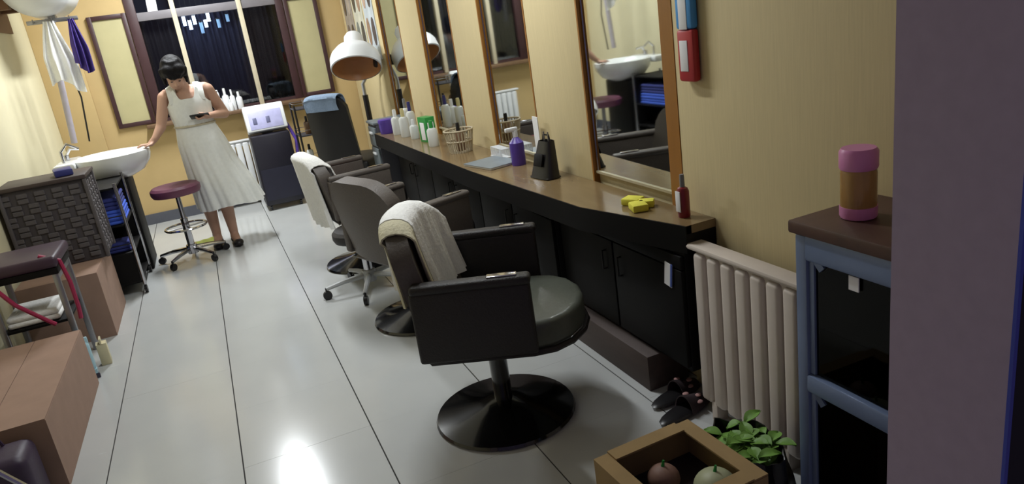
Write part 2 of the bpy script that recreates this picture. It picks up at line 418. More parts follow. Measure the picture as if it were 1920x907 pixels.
radiator((1.43, 1.72, 0), -PI / 2, 7, 0.070, 0.585, 0.055, 0.07, 'cream column radiator between base cabinet and blue framed cabinet', radm)
radiator((0.10, 7.70, 0), 0, 9, 0.065, 0.55, 0.09, 0.07, 'white radiator under window sill behind the woman', whitep)

# ---------------------------------------------------------------- blue framed glass cabinet, board, jar
t = thing('display_cabinet', 'blue-grey framed glass door cabinet standing beside the cream radiator', 'cabinet', (1.25, 1.045, 0), 0)
cw, cd, chh = 0.53, 0.25, 0.885     # along y, along x, height
dk = M('dark_cabinet_inside', (20, 17, 18), 0.8)
B().span(cd - 0.012, cd, -cw / 2, cw / 2, 0.02, chh).mk('back_panel', dk, t)
for s in (-1, 1): B().span(0.02, cd - 0.012, s * cw / 2 - 0.006, s * cw / 2 + 0.006, 0.02, chh).mk('side_panel', dk, t)
B().span(0.02, cd - 0.012, -cw / 2 + 0.006, cw / 2 - 0.006, chh - 0.03, chh - 0.012).mk('top_panel', blueal, t)
for z in (0.05, 0.485, 0.70): B().span(0.03, cd - 0.012, -cw / 2 + 0.006, cw / 2 - 0.006, z - 0.008, z).mk('shelf', dk, t)
for s in (-1, 1): B().box((0.012, s * (cw / 2 - 0.012), chh / 2), (0.036, 0.036, chh), 0.006).mk('corner_post', blueal, t)
for z, hh in ((chh - 0.030, 0.066), (0.485, 0.05), (0.03, 0.05)): B().box((0.010, 0, z), (0.034, cw - 0.05, hh), 0.007).mk('front_rail', blueal, t)
for z0, z1 in ((0.512, chh - 0.054), (0.057, 0.458)):
    dr = B().box((0.012, 0, (z0 + z1) / 2), (0.004, cw - 0.075, z1 - z0)).mk('glass_door', glassd, t, smooth=0)
    for s in (-1, 1): B().box((0.010, s * (cw / 2 - 0.038), (z0 + z1) / 2), (0.014, 0.016, z1 - z0), 0.002).mk('door_stile', blueal, dr)
    # chamfered corner fillets of the frame
    for s in (-1, 1):
        B().box((0.010, s * (cw / 2 - 0.052), z1 - 0.008), (0.012, 0.05, 0.02), rot=(R_(45) * s, 0, 0)).mk('corner_fillet', blueal, dr)
B().box((0.004, 0.10, chh - 0.085), (0.003, 0.028, 0.035)).mk('sticker', paper, t)
tag(B().box((1.39, 1.05, chh + 0.0185), (0.31, 0.56, 0.033), 0.006).mk('board', M('dark_red_brown_board', (74, 48, 38), 0.5, var=0.2, scale=20, stretch=(0.1, 1, 1))), 'dark brown board lying on top of the blue framed cabinet', 'board')
t = thing('tea_jar', 'clear jar of amber tea with pink lid on the dark board', 'jar', (1.355, 1.225, chh + 0.037))
B().lathe([(0.0, 0.0), (0.040, 0.0), (0.042, 0.004), (0.042, 0.028), (0.0, 0.028)], 24).mk('base_cup', pinkm, t)
B().lathe([(0.0, 0.028), (0.0405, 0.028), (0.0405, 0.108), (0.038, 0.118), (0.0, 0.118)], 24).mk('jar_body', M('amber_tea', (180, 138, 82), 0.12, var=0.12, trans=0.25), t)
B().lathe([(0.0, 0.117), (0.041, 0.117), (0.043, 0.122), (0.043, 0.158), (0.038, 0.166), (0.0, 0.166)], 24).mk('lid', pinkm, t)

# ---------------------------------------------------------------- things on the right wall and on the counter
t = thing('hanging_pack', 'red and blue packet with white label hanging on wall panel', 'packet', (XP - 0.018, 2.05, 1.19))
B().box((0, 0, 0.085), (0.03, 0.085, 0.17), 0.010).mk('red_sleeve', redm, t)
B().box((0, 0, 0.245), (0.03, 0.085, 0.15), 0.010).mk('blue_sleeve', lblue, t)
B().box((-0.0155, 0.005, 0.085), (0.003, 0.042, 0.10), 0.001).mk('white_label', paper, t)
B().box((-0.0155, 0.0, 0.235), (0.003, 0.042, 0.13), 0.001).mk('white_label', paper, t)
B().tube([(0, -0.015, 0.31), (0.005, 0, 0.35), (0, 0.015, 0.31)], 0.002, 6).mk('hanging_loop', blackp, t)
B().cyl((0.018, 0, 0.35), (-0.005, 0, 0.352), 0.004, seg=8).mk('nail', steel, t)

def bottle(name, loc, r, h, mat, capm, lb, grp=None, neck=0.35, label=None, pump=False, sy=1.0, rot=0):
    t = thing(name, lb, 'bottle', loc, rot, grp)
    hb = h * 0.72
    B().lathe([(0, 0), (r * 0.92, 0), (r, 0.006), (r, hb * 0.85), (r * 0.8, hb * 0.95), (r * neck, hb), (0, hb)], 18, sy=sy).mk('bottle_body', mat, t)
    b = B().lathe([(0, hb - 0.001), (r * neck * 1.15, hb - 0.001), (r * neck * 1.15, h * 0.93), (r * neck, h), (0, h)], 14)
    if pump: b.tube([(0, 0, h * 0.98), (0, 0, h + 0.02), (-0.035, 0, h + 0.02)], 0.005, 8)
    b.mk('pump' if pump else 'cap', capm, t)
    if label: B().lathe([(r * 1.005, hb * 0.2), (r * 1.02, hb * 0.2), (r * 1.02, hb * 0.72), (r * 1.005, hb * 0.72)], 18, sy=sy).mk('wrap_label', label, t)
    return t
t = bottle('spray_bottle', (1.462, 2.075, CT), 0.022, 0.155, M('dark_red_bottle', (120, 24, 34), 0.3), greym, 'dark red bottle with white label at radiator end of counter', label=None)
B().box((-0.0225, 0.0, 0.06), (0.003, 0.026, 0.075), 0.001).mk('white_label', paper, t)
yel = M('yellow_green_sponge', (214, 208, 70), 0.8, var=0.08, scale=40, bump=0.2)
for k, (x, y, a, s) in enumerate([(1.43, 2.36, 0.5, 1.0), (1.40, 2.275, -0.3, 1.0), (1.445, 2.29, 0.9, 0.8)]):
    o = B().box((0, 0, 0.014), (0.06 * s, 0.075 * s, 0.028), 0.006).mk('sponge', yel, loc=(x, y, CT + 0.0005), rotz=a)
    tag(o, ['yellow sponge pad on counter nearest to wall panel edge', 'yellow sponge pad at the front of the counter', 'small yellow sponge pad beside a bottle end'][k], 'sponge', 'yellow sponge pads on the counter')
# black tool pouch leaning at the wall panel
t = thing('tool_pouch', 'black tapered tool pouch standing on counter beside mirror edge', 'pouch', (1.41, 3.10, CT), R_(8))
def pou(u, v):
    a = u * 2 * PI; k = 1 - 0.45 * v
    return (0.045 * k * math.copysign(abs(math.cos(a)) ** 0.6, math.cos(a)) + 0.03 * v, 0.085 * k * math.copysign(abs(math.sin(a)) ** 0.6, math.sin(a)), 0.004 + 0.17 * v)
B().sheet(pou, 32, 8, -0.004).box((0, 0, 0.005), (0.08, 0.15, 0.008), 0.003).mk('pouch_body', blackp, t)
B().tube([(0.03, -0.03, 0.165), (0.032, -0.02, 0.20), (0.032, 0.02, 0.20), (0.03, 0.03, 0.165)], 0.005, 6).mk('handle', blackp, t)
B().box((-0.028, 0, 0.09), (0.008, 0.07, 0.06), 0.003, rot=(0, R_(16), 0)).mk('front_pocket', blackm, t)
for y in (-0.02, 0.015): B().cyl((0.03, y, 0.10), (0.03, y, 0.215), 0.004, seg=8).mk('comb_handle', steel, t)
mag = M('grey_blue_magazine', (116, 126, 134), 0.35, var=0.15, scale=9)
t = thing('magazine', 'grey-blue magazine lying flat on counter', 'magazine', (1.36, 3.66, CT), R_(12))
B().box((0, 0, 0.006), (0.20, 0.27, 0.010), 0.002).mk('page_block', paper, t)
B().box((0, 0, 0.0122), (0.205, 0.275, 0.002)).mk('cover', mag, t)
# wicker basket with bottles
bask = M('pale_wicker', (178, 166, 140), 0.7, var=0.15, scale=60)
t = thing('storage_basket', 'pale slatted basket on the counter before a wall panel', 'basket', (1.38, 4.22, CT), 0)
B().lathe([(0, 0), (0.068, 0), (0.068, 0.008), (0, 0.008)], 24).mk('basket_floor', bask, t)
b = B()
for k in range(26):
    a = 2 * PI * k / 26
    b.cyl((0.067 * math.cos(a), 0.067 * math.sin(a), 0.004), (0.088 * math.cos(a), 0.088 * math.sin(a), 0.135), 0.0045, seg=5)
b.mk('slats', bask, t, kind='stuff')
for rr, z in ((0.089, 0.135), (0.077, 0.07)): B().tube([(rr * math.cos(2 * PI * k / 24), rr * math.sin(2 * PI * k / 24), z) for k in range(24)], 0.006, 6, closed=True).mk('hoop', bask, t)
bottle('comb_tin', (1.38, 4.22, CT + 0.009), 0.03, 0.17, M('brown_tin', (110, 82, 60), 0.5), blackp, 'brown bottle standing in the pale slatted basket')
# green and white box
t = thing('product_box', 'green and white carton standing on the counter', 'carton', (1.37, 4.86, CT), R_(10))
B().box((0, 0, 0.085), (0.07, 0.12, 0.17), 0.002).mk('carton', greenm, t)
B().box((-0.0355, 0, 0.075), (0.003, 0.06, 0.12), 0.001).mk('white_panel', paper, t)
B().box((0, -0.0605, 0.075), (0.045, 0.003, 0.12), 0.001).mk('white_panel', paper, t)
wg = 'white bottles on the far counter'
wpl = M('white_bottle', (205, 208, 205), 0.3, var=0.03)
for k, (x, y, r, h, cm, lb) in enumerate([
        (1.33, 4.62, 0.035, 0.17, greenm, 'white bottle with green cap beside green carton'),
        (1.34, 5.10, 0.032, 0.14, whitep, 'short white bottle just past the green carton'),
        (1.32, 5.28, 0.036, 0.21, M('cream_cap', (200, 190, 140), 0.4), 'white bottle with cream cap on the counter'),
        (1.40, 5.36, 0.034, 0.24, M('navy_cap', (50, 50, 110), 0.4), 'tall white bottle with navy cap on the counter'),
        (1.31, 5.48, 0.035, 0.19, whitep, 'white bottle with white cap nearest the purple tub'),
        (1.42, 5.56, 0.030, 0.25, greym, 'tall slim white bottle with grey cap'),]):
    bottle('shampoo_bottle', (x, y, CT), r, h, wpl, cm, lb, wg)
t = thing('hair_mask_tub', 'round purple tub with lid at the far end of counter', 'tub', (1.27, 5.66, CT))
B().lathe([(0, 0), (0.048, 0), (0.052, 0.01), (0.055, 0.085), (0, 0.085)], 22).mk('tub_body', purplem, t)
B().lathe([(0, 0.084), (0.058, 0.084), (0.058, 0.108), (0.05, 0.112), (0, 0.112)], 22).mk('lid', purplem, t)
t = thing('spray_bottle', 'purple trigger bottle standing between magazine and black pouch', 'bottle', (1.45, 3.50, CT))
B().lathe([(0, 0), (0.036, 0), (0.038, 0.008), (0.038, 0.12), (0.012, 0.15), (0, 0.15)], 18).mk('bottle_body', purplem, t)
B().lathe([(0, 0.149), (0.014, 0.149), (0.014, 0.18), (0, 0.18)], 12).box((-0.02, 0, 0.19), (0.07, 0.02, 0.022), 0.005).mk('trigger_head', whitep, t)
t = thing('wire_rack', 'white wire rack standing on counter between basket and purple trigger bottle', 'rack', (1.47, 3.80, CT))
B().span(-0.03, 0.03, -0.085, 0.085, 0.0, 0.008, 0.002).mk('rack_base', whitep, t)
for k in range(10): B().tube([(-0.025, -0.077 + 0.017 * k, 0.006), (-0.025, -0.077 + 0.017 * k, 0.055), (0.025, -0.077 + 0.017 * k, 0.055), (0.025, -0.077 + 0.017 * k, 0.006)], 0.003, 6).mk('rack_loop', whitep, t)
t = thing('wall_card', 'white folded card leaning on wall beside the mirror edge', 'card', (1.495, 3.32, CT), 0)
B().prism([(-0.004, -0.03), (0.0, -0.03), (0.0, 0.03), (-0.004, 0.03)], 0.0, 0.26).mk('card', paper, t)

# posters at the far end of the right wall
def poster(y0, y1, z0, z1, cols, lb):
    t = thing('hair_poster', lb, 'poster', (XP - 0.004, (y0 + y1) / 2, z0), 0, 'hairstyle posters on the wall')
    wd, h = y1 - y0, z1 - z0
    B().box((0, 0, h / 2), (0.006, wd, h)).mk('sheet', M('poster_print_%d' % cols[0][0], cols[0], 0.25, var=0.25, scale=6), t)
    for k, c in enumerate(cols[1:]):
        yy = (-0.25 + 0.5 * (k % 2)) * wd; zz = h * (0.3 + 0.4 * (k // 2))
        B().lathe([(0, -0.0015), (1, -0.0015), (1, 0.0015), (0, 0.0015)], 20, mat=Matrix.Translation((-0.0045, yy, zz)) @ Matrix.Rotation(PI / 2, 4, 'Y') @ Matrix.Diagonal((h * 0.15, wd * 0.16, 1, 1))).mk('printed_face', M('poster_blot_%d_%d_%d' % c, c, 0.25, var=0.3, scale=14), t)
poster(6.42, 6.78, 1.25, 2.05, [(196, 206, 214), (70, 60, 70), (150, 120, 100), (60, 50, 60), (190, 160, 140)], 'pale blue hairstyle poster next to mirror strip')
poster(6.84, 7.22, 1.22, 2.05, [(206, 206, 190), (60, 62, 66), (110, 120, 118), (160, 130, 110), (60, 60, 60)], 'cream hairstyle poster in the middle of the poster row')
poster(7.28, 7.66, 1.20, 2.05, [(150, 144, 140), (40, 36, 40), (90, 80, 80), (170, 160, 150), (50, 46, 50)], 'grey hairstyle poster in the room corner')

# ---------------------------------------------------------------- salon chairs
def salon_chair(loc, rotz, lb, body, seatm, backm, bh=0.86, base='disc', grp='salon chairs facing the mirrors', bw=0.52, arms=True):
    t = thing('salon_chair', lb, 'chair', loc, rotz, grp)
    B().lathe([(0, 0), (0.272, 0), (0.278, 0.006), (0.272, 0.016), (0.20, 0.032), (0.10, 0.055), (0.05, 0.07), (0, 0.07)], 40).mk('base_disc', gloss, t)
    B().cyl((0, 0, 0.06), (0, 0, 0.30), 0.036).lathe([(0, 0.26), (0.06, 0.26), (0.05, 0.34), (0, 0.34)], 20).mk('pedestal', gloss, t)
    B().box((0.0, 0, 0.35), (0.34, 0.36, 0.03), 0.006).mk('seat_plate', blackm, t)
    # seat cushion: rounded plan, thick nose
    bm = bmesh.new()
    pts = []
    for k in range(9):
        a = -PI / 2 + PI * k / 8
        pts.append((0.17 + 0.19 * math.cos(a), 0.245 * math.sin(a)))
    pts += [(-0.19, 0.245), (-0.19, -0.245)]
    prism(bm, pts, 0.365, 0.475)
    bmesh.ops.bevel(bm, geom=[e for e in bm.edges], offset=0.026, segments=3, affect='EDGES', profile=0.5)
    mk('seat', bm, seatm, t)
    B().tube([(x * 1.005, y * 1.005, 0.365) for x, y in pts], 0.012, 6, closed=True).mk('seat_piping', body, t)
    # backrest: gently wrapped, reclined slab with rounded top
    def f(u, v):
        y = (u - 0.5) * bw
        zt = bh - 0.10 * (abs(2 * (u - 0.5)) ** 4)
        z = 0.40 + (zt - 0.40) * v
        return (-0.165 - 0.075 * v + 0.05 * (2 * (u - 0.5)) ** 2, y, z)
    bm = bmesh.new(); sheet(bm, f, 14, 10, -0.075)
    bmesh.ops.bevel(bm, geom=[e for e in bm.edges if e.calc_face_angle(0) > 0.9], offset=0.022, segments=3, affect='EDGES', profile=0.5)
    mk('backrest', bm, backm, t, smooth=50)
    for s in (-1, 1) if arms else ():
        B().box((-0.015, s * 0.285, 0.52), (0.41, 0.05, 0.26), 0.012, seg=3).mk('arm_panel', body, t)
        B().box((-0.01, s * 0.285, 0.660), (0.41, 0.060, 0.034), 0.014, seg=3).mk('arm_pad', vinyl if body is vinyl else body, t)
        B().box((0.10, s * 0.285, 0.680), (0.10, 0.03, 0.006), 0.002).mk('arm_plate', chrome, t)
    return t
C1 = ((0.80, 2.42, 0), R_(-27))
salon_chair(C1[0], C1[1], 'dark brown salon chair on black disc base before the radiator-end mirror', vinyl, vinyls, vinylg)
C2 = ((0.83, 3.62, 0), R_(20))
salon_chair(C2[0], C2[1], 'grey-brown salon chair with a bare back, between two towel-draped chairs', vinylg, vinyl, vinylg, 0.83)
C3 = ((0.78, 4.86, 0), R_(6))
salon_chair(C3[0], C3[1], 'dark salon chair with towel hanging over it, beside the rolling base', vinylg, vinyl, vinylg, 0.80)
C4 = ((1.08, 6.36, 0), R_(50))
blackv = M('black_vinyl', (13, 11, 11), 0.55, var=0.1)
salon_chair(C4[0], C4[1], 'tall black salon chair under the hood dryer', blackv, blackv, blackv, 1.05, bw=0.34, arms=False)

def towel_over(chair, y0, y1, bh, front_z, back_z, lb, mat, folds=3, amp=0.012, hang_skew=0.0):
    loc, rz = chair
    t0 = Vector((-0.335, 0, bh + 0.012))
    def f(u, v):
        y = y0 + (y1 - y0) * u
        yy = 2 * y / 0.52
        ztop = bh + 0.012 - 0.10 * abs(yy) ** 4
        wrap = 0.05 * yy ** 2
        fold = amp * math.sin(u * folds * 2 * PI + 0.6) + 0.5 * amp * math.sin(u * folds * 4.3 * PI)
        if v < 0.40:                    # outer side of the back, from the hem up
            s = v / 0.40
            z = back_z + (ztop - 0.03 - back_z) * s
            x = -0.165 - 0.075 * ((z - 0.40) / (bh - 0.40)) + wrap - 0.095 - abs(fold) * (1.2 - s)
        elif v < 0.55:                  # over the top
            s = (v - 0.40) / 0.15; a = PI * (1 - s)
            cx = -0.240 + wrap - 0.038
            x = cx + 0.060 * math.cos(a); z = ztop - 0.03 + 0.034 * math.sin(a)
        else:                           # inner side
            s = (v - 0.55) / 0.45
            z = ztop - 0.03 + (front_z + hang_skew * (u - 0.5) - ztop + 0.03) * s
            x = -0.165 - 0.075 * ((z - 0.40) / (bh - 0.40)) + wrap + 0.020 + abs(fold) * (0.3 + s)
        return (x, y + 0.01 * math.sin(v * 7), z)
    o = B().sheet(f, 28, 40, 0.007).mk('towel', mat, loc=loc, rotz=rz, smooth=60)
    return tag(o, lb, 'towel')
towel_over(C1, -0.12, 0.25, 0.86, 0.515, 0.60, 'white towel draped over the dark brown salon chair', towelm, 3, 0.018, 0.04)
towel_over(C1, -0.20, -0.125, 0.858, 0.53, 0.56, 'narrow cream towel beside white towel on dark brown chair', towely, 1, 0.008)
towel_over(C3, -0.23, 0.20, 0.80, 0.55, 0.33, 'white towel hanging low over the back of far salon chair', towelm, 3, 0.02)
towel_over(C4, -0.15, 0.15, 1.05, 0.92, 0.93, 'blue-grey towel folded over the tall black chair', M('blue_grey_terry', (120, 138, 160), 0.95, var=0.1, scale=80, bump=0.3), 1, 0.006)

# rolling base of the low stool between chairs
def star_stool(loc, rotz, lb, seatm, z_seat, legm, r=0.26, sr=0.17, legs=5, th=0.07, low=0.075):
    t = thing('rolling_stool', lb, 'stool', loc, rotz)
    B().lathe([(0, z_seat - th), (sr * 0.94, z_seat - th), (sr, z_seat - th * 0.7), (sr, z_seat - th * 0.25), (sr * 0.9, z_seat), (0, z_seat + 0.004)], 28).mk('seat', seatm, t)
    B().cyl((0, 0, low), (0, 0, z_seat - th + 0.002), 0.018).cyl((0, 0, low), (0, 0, (low + z_seat) / 2), 0.027).mk('gas_post', chrome, t)
    B().lathe([(0, low - 0.02), (0.04, low - 0.02), (0.04, low + 0.05), (0, low + 0.05)], 18).mk('hub', legm, t)
    if legm is chrome: B().tube([(0.15 * math.cos(2 * PI * k / 28), 0.15 * math.sin(2 * PI * k / 28), 0.27) for k in range(28)], 0.009, 6, closed=True).cyl((-0.15, 0, 0.27), (0.15, 0, 0.27), 0.007, seg=6).cyl((0, -0.15, 0.27), (0, 0.15, 0.27), 0.007, seg=6).mk('foot_ring', chrome, t)
    for k in range(legs):
        a = 2 * PI * k / legs
        c, s = math.cos(a), math.sin(a)
        lg = B().tube([(0.03 * c, 0.03 * s, low + 0.02), (r * 0.6 * c, r * 0.6 * s, low + 0.01), (r * c, r * s, low - 0.008)], [0.018, 0.015, 0.012], 8).mk('leg', legm, t)
        B().cyl((r * c - 0.012 * s, r * s + 0.012 * c, 0.027), (r * c + 0.012 * s, r * s - 0.012 * c, 0.027), 0.027, seg=14).cyl((r * c, r * s, 0.03), (r * c, r * s, low), 0.008, seg=8).mk('castor', blackp, lg)
    return t
star_stool((0.68, 4.26, 0), 0.6, 'low grey rolling stool between the bare chair and far chair', vinyl, 0.40, M('pale_grey_leg', (170, 172, 172), 0.35), r=0.27)
star_stool((-0.34, 6.02, 0), 0.3, 'rolling stool with purple-red seat in front of the woman', M('purple_red_vinyl', (104, 56, 78), 0.45, var=0.15), 0.60, chrome, r=0.25, sr=0.18)

# ---------------------------------------------------------------- woman
def person():
    t = thing('person', 'woman in white sleeveless dress with bowed head, one hand on the basin', 'person', (-0.08, 6.25, 0))
    ox = 0.08
    def V(x, y, z): return (x + ox, y, z)
    b = B()
    # torso, neck, head
    b.ell(V(-0.085, 0.01, 0.86), (0.155, 0.11, 0.13)); b.ell(V(-0.09, 0.005, 1.02), (0.125, 0.095, 0.15)); b.ell(V(-0.095, -0.01, 1.17), (0.145, 0.10, 0.13))
    b.capsule(V(-0.225, -0.01, 1.245), V(0.045, 0.0, 1.255), 0.052, 0.052)
    b.capsule(V(-0.098, -0.01, 1.24), V(-0.115, -0.075, 1.355), 0.056, 0.048)
    hx, hy, hz = V(-0.135, -0.105, 1.418)
    HA = R_(36); HM = Matrix.Translation((hx, hy, hz)) @ Matrix.Rotation(HA, 4, 'X')
    def he(bb, p, rr, seg=16): bb.ell(HM @ Vector(p), rr, rot=(HA, 0, 0), seg=seg)
    he(b, (0, 0, 0), (0.074, 0.096, 0.094)); he(b, (0, -0.045, -0.055), (0.058, 0.060, 0.07))
    he(b, (0, -0.106, -0.045), (0.012, 0.018, 0.018)); he(b, (0, -0.100, -0.016), (0.008, 0.012, 0.025)); he(b, (0, -0.088, -0.085), (0.022, 0.012, 0.008))
    for s in (-1, 1):
        he(b, (s * 0.075, 0.005, -0.025), (0.010, 0.020, 0.030)); he(b, (s * 0.028, -0.092, -0.018), (0.014, 0.008, 0.008))
    # her left arm, bent to hold a phone
    sh, el, wr_ = V(0.065, -0.005, 1.245), V(0.145, 0.07, 1.04), V(0.055, -0.125, 1.055)
    b.capsule(sh, el, 0.050, 0.040); b.capsule(el, wr_, 0.041, 0.026)
    pc = V(0.01, -0.168, 1.06)
    b.capsule(wr_, pc, 0.026, 0.024); b.ell(pc, (0.036, 0.034, 0.018))
    for k in range(4):
        base = Vector(pc) + Vector((-0.022 + 0.002 * k, -0.022 + 0.017 * k, -0.008))
        L = [0.040, 0.046, 0.043, 0.034][k]
        m1 = base + Vector((-L, -0.004, -0.006)); m2 = m1 + Vector((-0.012, 0, 0.022))
        b.capsule(base, m1, 0.009, 0.0085, 8); b.capsule(m1, m2, 0.0085, 0.0075, 8)
    tb = Vector(pc) + Vector((0.006, -0.030, 0.006)); t1 = tb + Vector((-0.025, -0.012, 0.020)); t2 = t1 + Vector((-0.026, 0.008, 0.006))
    b.capsule(tb, t1, 0.011, 0.0095, 8); b.capsule(t1, t2, 0.0095, 0.008, 8)
    # her right arm, reaching down to the basin
    sh, el, wr_ = V(-0.25, -0.015, 1.235), V(-0.325, -0.045, 1.03), V(-0.385, -0.085, 0.955)
    b.capsule(sh, el, 0.048, 0.037); b.capsule(el, wr_, 0.038, 0.025)
    pc = V(-0.425, -0.09, 0.922)
    b.capsule(wr_, pc, 0.025, 0.022); b.ell(pc, (0.040, 0.036, 0.016), rot=(0, R_(-18), 0))
    for k in range(4):
        base = Vector(pc) + Vector((-0.028, -0.025 + 0.017 * k, -0.002))
        L = [0.036, 0.042, 0.040, 0.030][k]
        m1 = base + Vector((-L, -0.004 + 0.004 * k, 0.002)); m2 = m1 + Vector((-0.026, 0, -0.012))
        b.capsule(base, m1, 0.009, 0.0085, 8); b.capsule(m1, m2, 0.0085, 0.0075, 8)
    tb = Vector(pc) + Vector((0.008, -0.030, -0.002)); t1 = tb + Vector((-0.022, -0.026, -0.004)); t2 = t1 + Vector((-0.024, -0.010, -0.004))
    b.capsule(tb, t1, 0.011, 0.0095, 8); b.capsule(t1, t2, 0.0095, 0.008, 8)
    # legs
    for hip, kn, an, toe in ((V(-0.155, 0.0, 0.80), V(-0.150, -0.02, 0.44), V(-0.145, 0.035, 0.095), V(-0.155, -0.09, 0.035)),
                             (V(-0.015, 0.0, 0.80), V(-0.020, -0.04, 0.44), V(-0.015, -0.005, 0.095), V(0.0, -0.135, 0.035))):
        b.capsule(hip, kn, 0.085, 0.055); b.capsule(kn, Vector(kn).lerp(Vector(an), 0.32) + Vector((0, 0.016, 0)), 0.052, 0.054)
        b.capsule(Vector(kn).lerp(Vector(an), 0.32) + Vector((0, 0.016, 0)), an, 0.054, 0.034)
        b.capsule(an, Vector(an) + Vector((0, 0.018, -0.055)), 0.034, 0.032); b.capsule(Vector(an) + Vector((0, -0.01, -0.03)), toe, 0.036, 0.026)
    o = b.mk('body', skin, t, smooth=0)
    md = o.modifiers.new('r', 'REMESH'); md.mode = 'VOXEL'; md.voxel_size = 0.006; md.use_smooth_shade = True
    sm = o.modifiers.new('s', 'SMOOTH'); sm.iterations = 4; sm.factor = 0.5
    dg = bpy.context.evaluated_depsgraph_get()
    me = bpy.data.meshes.new_from_object(o.evaluated_get(dg)); o.modifiers.clear(); o.data = me
    # hair
    b = B()
    he(b, (0, 0.018, 0.020), (0.088, 0.106, 0.096)); he(b, (0, 0.060, -0.03), (0.086, 0.075, 0.10))
    he(b, (-0.03, -0.064, 0.056), (0.056, 0.045, 0.046)); he(b, (0.035, -0.060, 0.056), (0.050, 0.045, 0.046))
    for s in (-1, 1): b.capsule(HM @ Vector((s * 0.080, -0.02, 0.03)), HM @ Vector((s * 0.076, -0.045, -0.075)), 0.022, 0.012)
    for k in range(26):
        a = -PI * 0.15 - PI * 0.7 * k / 25; rr = random.uniform(0.085, 0.10); zz = random.uniform(-0.035, 0.0)
        b.capsule(HM @ Vector((0.05 * math.cos(a), 0.02 + 0.06 * math.sin(a), 0.10)), HM @ Vector((rr * math.cos(a), 0.004 + (rr + 0.012) * math.sin(a), 0.03 + zz)), 0.018, 0.009, 8)
    h = b.mk('hair', hairm, t, smooth=0)
    md = h.modifiers.new('r', 'REMESH'); md.mode = 'VOXEL'; md.voxel_size = 0.008; md.use_smooth_shade = True
    sm = h.modifiers.new('s', 'SMOOTH'); sm.iterations = 4
    dg = bpy.context.evaluated_depsgraph_get()
    me = bpy.data.meshes.new_from_object(h.evaluated_get(dg)); h.modifiers.clear(); h.data = me
    # eyes
    for s in (-1, 1):
        eb = B(); he(eb, (s * 0.028, -0.099, -0.020), (0.009, 0.004, 0.004), 10); eb.mk('eye', blackp, t)
    # dress: rings from hem to bodice top, with gathered folds in the skirt
    NR = 72
    keys = [(0.335, 0.03, 0.245, 0.205), (0.50, 0.0, 0.225, 0.185), (0.70, -0.045, 0.19, 0.155), (0.86, -0.07, 0.172, 0.135), (0.98, -0.085, 0.143, 0.115),
            (1.02, -0.088, 0.140, 0.113), (1.10, -0.09, 0.152, 0.122), (1.19, -0.094, 0.160, 0.118)]
    def ring(z):
        for (za, ca, ra, sa), (zb, cb, rb, sb) in zip(keys, keys[1:]):
            if z <= zb + 1e-6:
                s = (z - za) / (zb - za); s = s * s * (3 - 2 * s) if False else s
                return ca + (cb - ca) * s, ra + (rb - ra) * s, sa + (sb - sa) * s
        return keys[-1][1:]
    def top(th):            # bodice top height around the body; th=0 is her left side, -90 deg is the front
        c = math.cos(th); s = math.sin(th)
        side = abs(c) ** 6
        strap = math.exp(-((abs(c) - 0.62) / 0.20) ** 2)
        return 1.16 + 0.105 * strap * (1 - side) + 0.045 * max(0.0, -s) ** 3 + (0.03 if s > 0 else 0.0) * (1 - side)
    def fn(u, v):
        th = u * 2 * PI
        zt = top(th); z = 0.335 + (zt - 0.335) * v
        if z < 0.34: z += 0.012 * math.sin(th * 3)
        cx, rx, ry = ring(min(z, 1.19))
        fold = max(0.0, (1.0 - z) / 0.66)
        k = 1 + 0.055 * fold * math.sin(th * 11 + 1.2 * math.sin(th * 2)) + 0.03 * fold * math.sin(th * 23)
        pull = max(0.0, z - 1.17) / 0.10
        rx *= 1 - 0.16 * pull; ry *= 1 - 0.22 * pull
        return (cx + ox + rx * k * math.cos(th), ry * k * math.sin(th) - 0.012 * (z > 1.0), z)
    b = B(); b.sheet(fn, NR * 2, 36, 0.006)
    for s, sx in ((-1, -0.190), (1, 0.005)):
        # shoulder strap, over the shoulder from front to back
        def sf(u, v, s=s, sx=sx):
            a = PI * v
            cx = sx + ox + (u - 0.5) * 0.062
            return (cx, -0.008 - 0.090 * math.cos(a), 1.190 + 0.122 * math.sin(a) - 0.015 * abs(u - 0.5) * 2 * (1 if (u - 0.5) * s > 0 else 0))
        b.sheet(sf, 6, 16, 0.006)
    b.mk('dress', dressm, t, smooth=60)
    B().tube([(ring(1.0)[0] + ox + 0.146 * math.cos(a), 0.118 * math.sin(a) - 0.006, 1.0) for a in [2 * PI * k / 40 for k in range(40)]], 0.010, 8, closed=True).mk('waistband', M('cream_band', (196, 188, 164), 0.9), t)
    shoe = M('black_shoe', (30, 26, 28), 0.4)
    for (ax, ay), (tx, ty) in (((-0.145, 0.045), (-0.155, -0.105)), ((-0.015, 0.005), (0.0, -0.15))):
        b = B(); d = Vector((tx - ax, ty - ay, 0)); a = math.atan2(d.y, d.x)
        c = ((ax + tx) / 2 + ox, (ay + ty) / 2, 0)
        b.ell((c[0], c[1], 0.012), (0.118, 0.042, 0.012), rot=(0, 0, a)); b.ell((c[0] + math.cos(a) * 0.06, c[1] + math.sin(a) * 0.06, 0.03), (0.055, 0.041, 0.030), rot=(0, 0, a))
        b.ell((c[0] - math.cos(a) * 0.075, c[1] - math.sin(a) * 0.075, 0.035), (0.040, 0.038, 0.036), rot=(0, 0, a))
        b.mk('shoe', shoe, t)
    return t
person()
t = thing('mobile_phone', 'dark phone held in the hand of the woman', 'phone', (-0.035, 6.25 - 0.185, 1.068), R_(-8))
B().box((0, 0, 0), (0.14, 0.068, 0.009), 0.004, rot=(R_(-28), 0, 0)).mk('case', blackp, t)
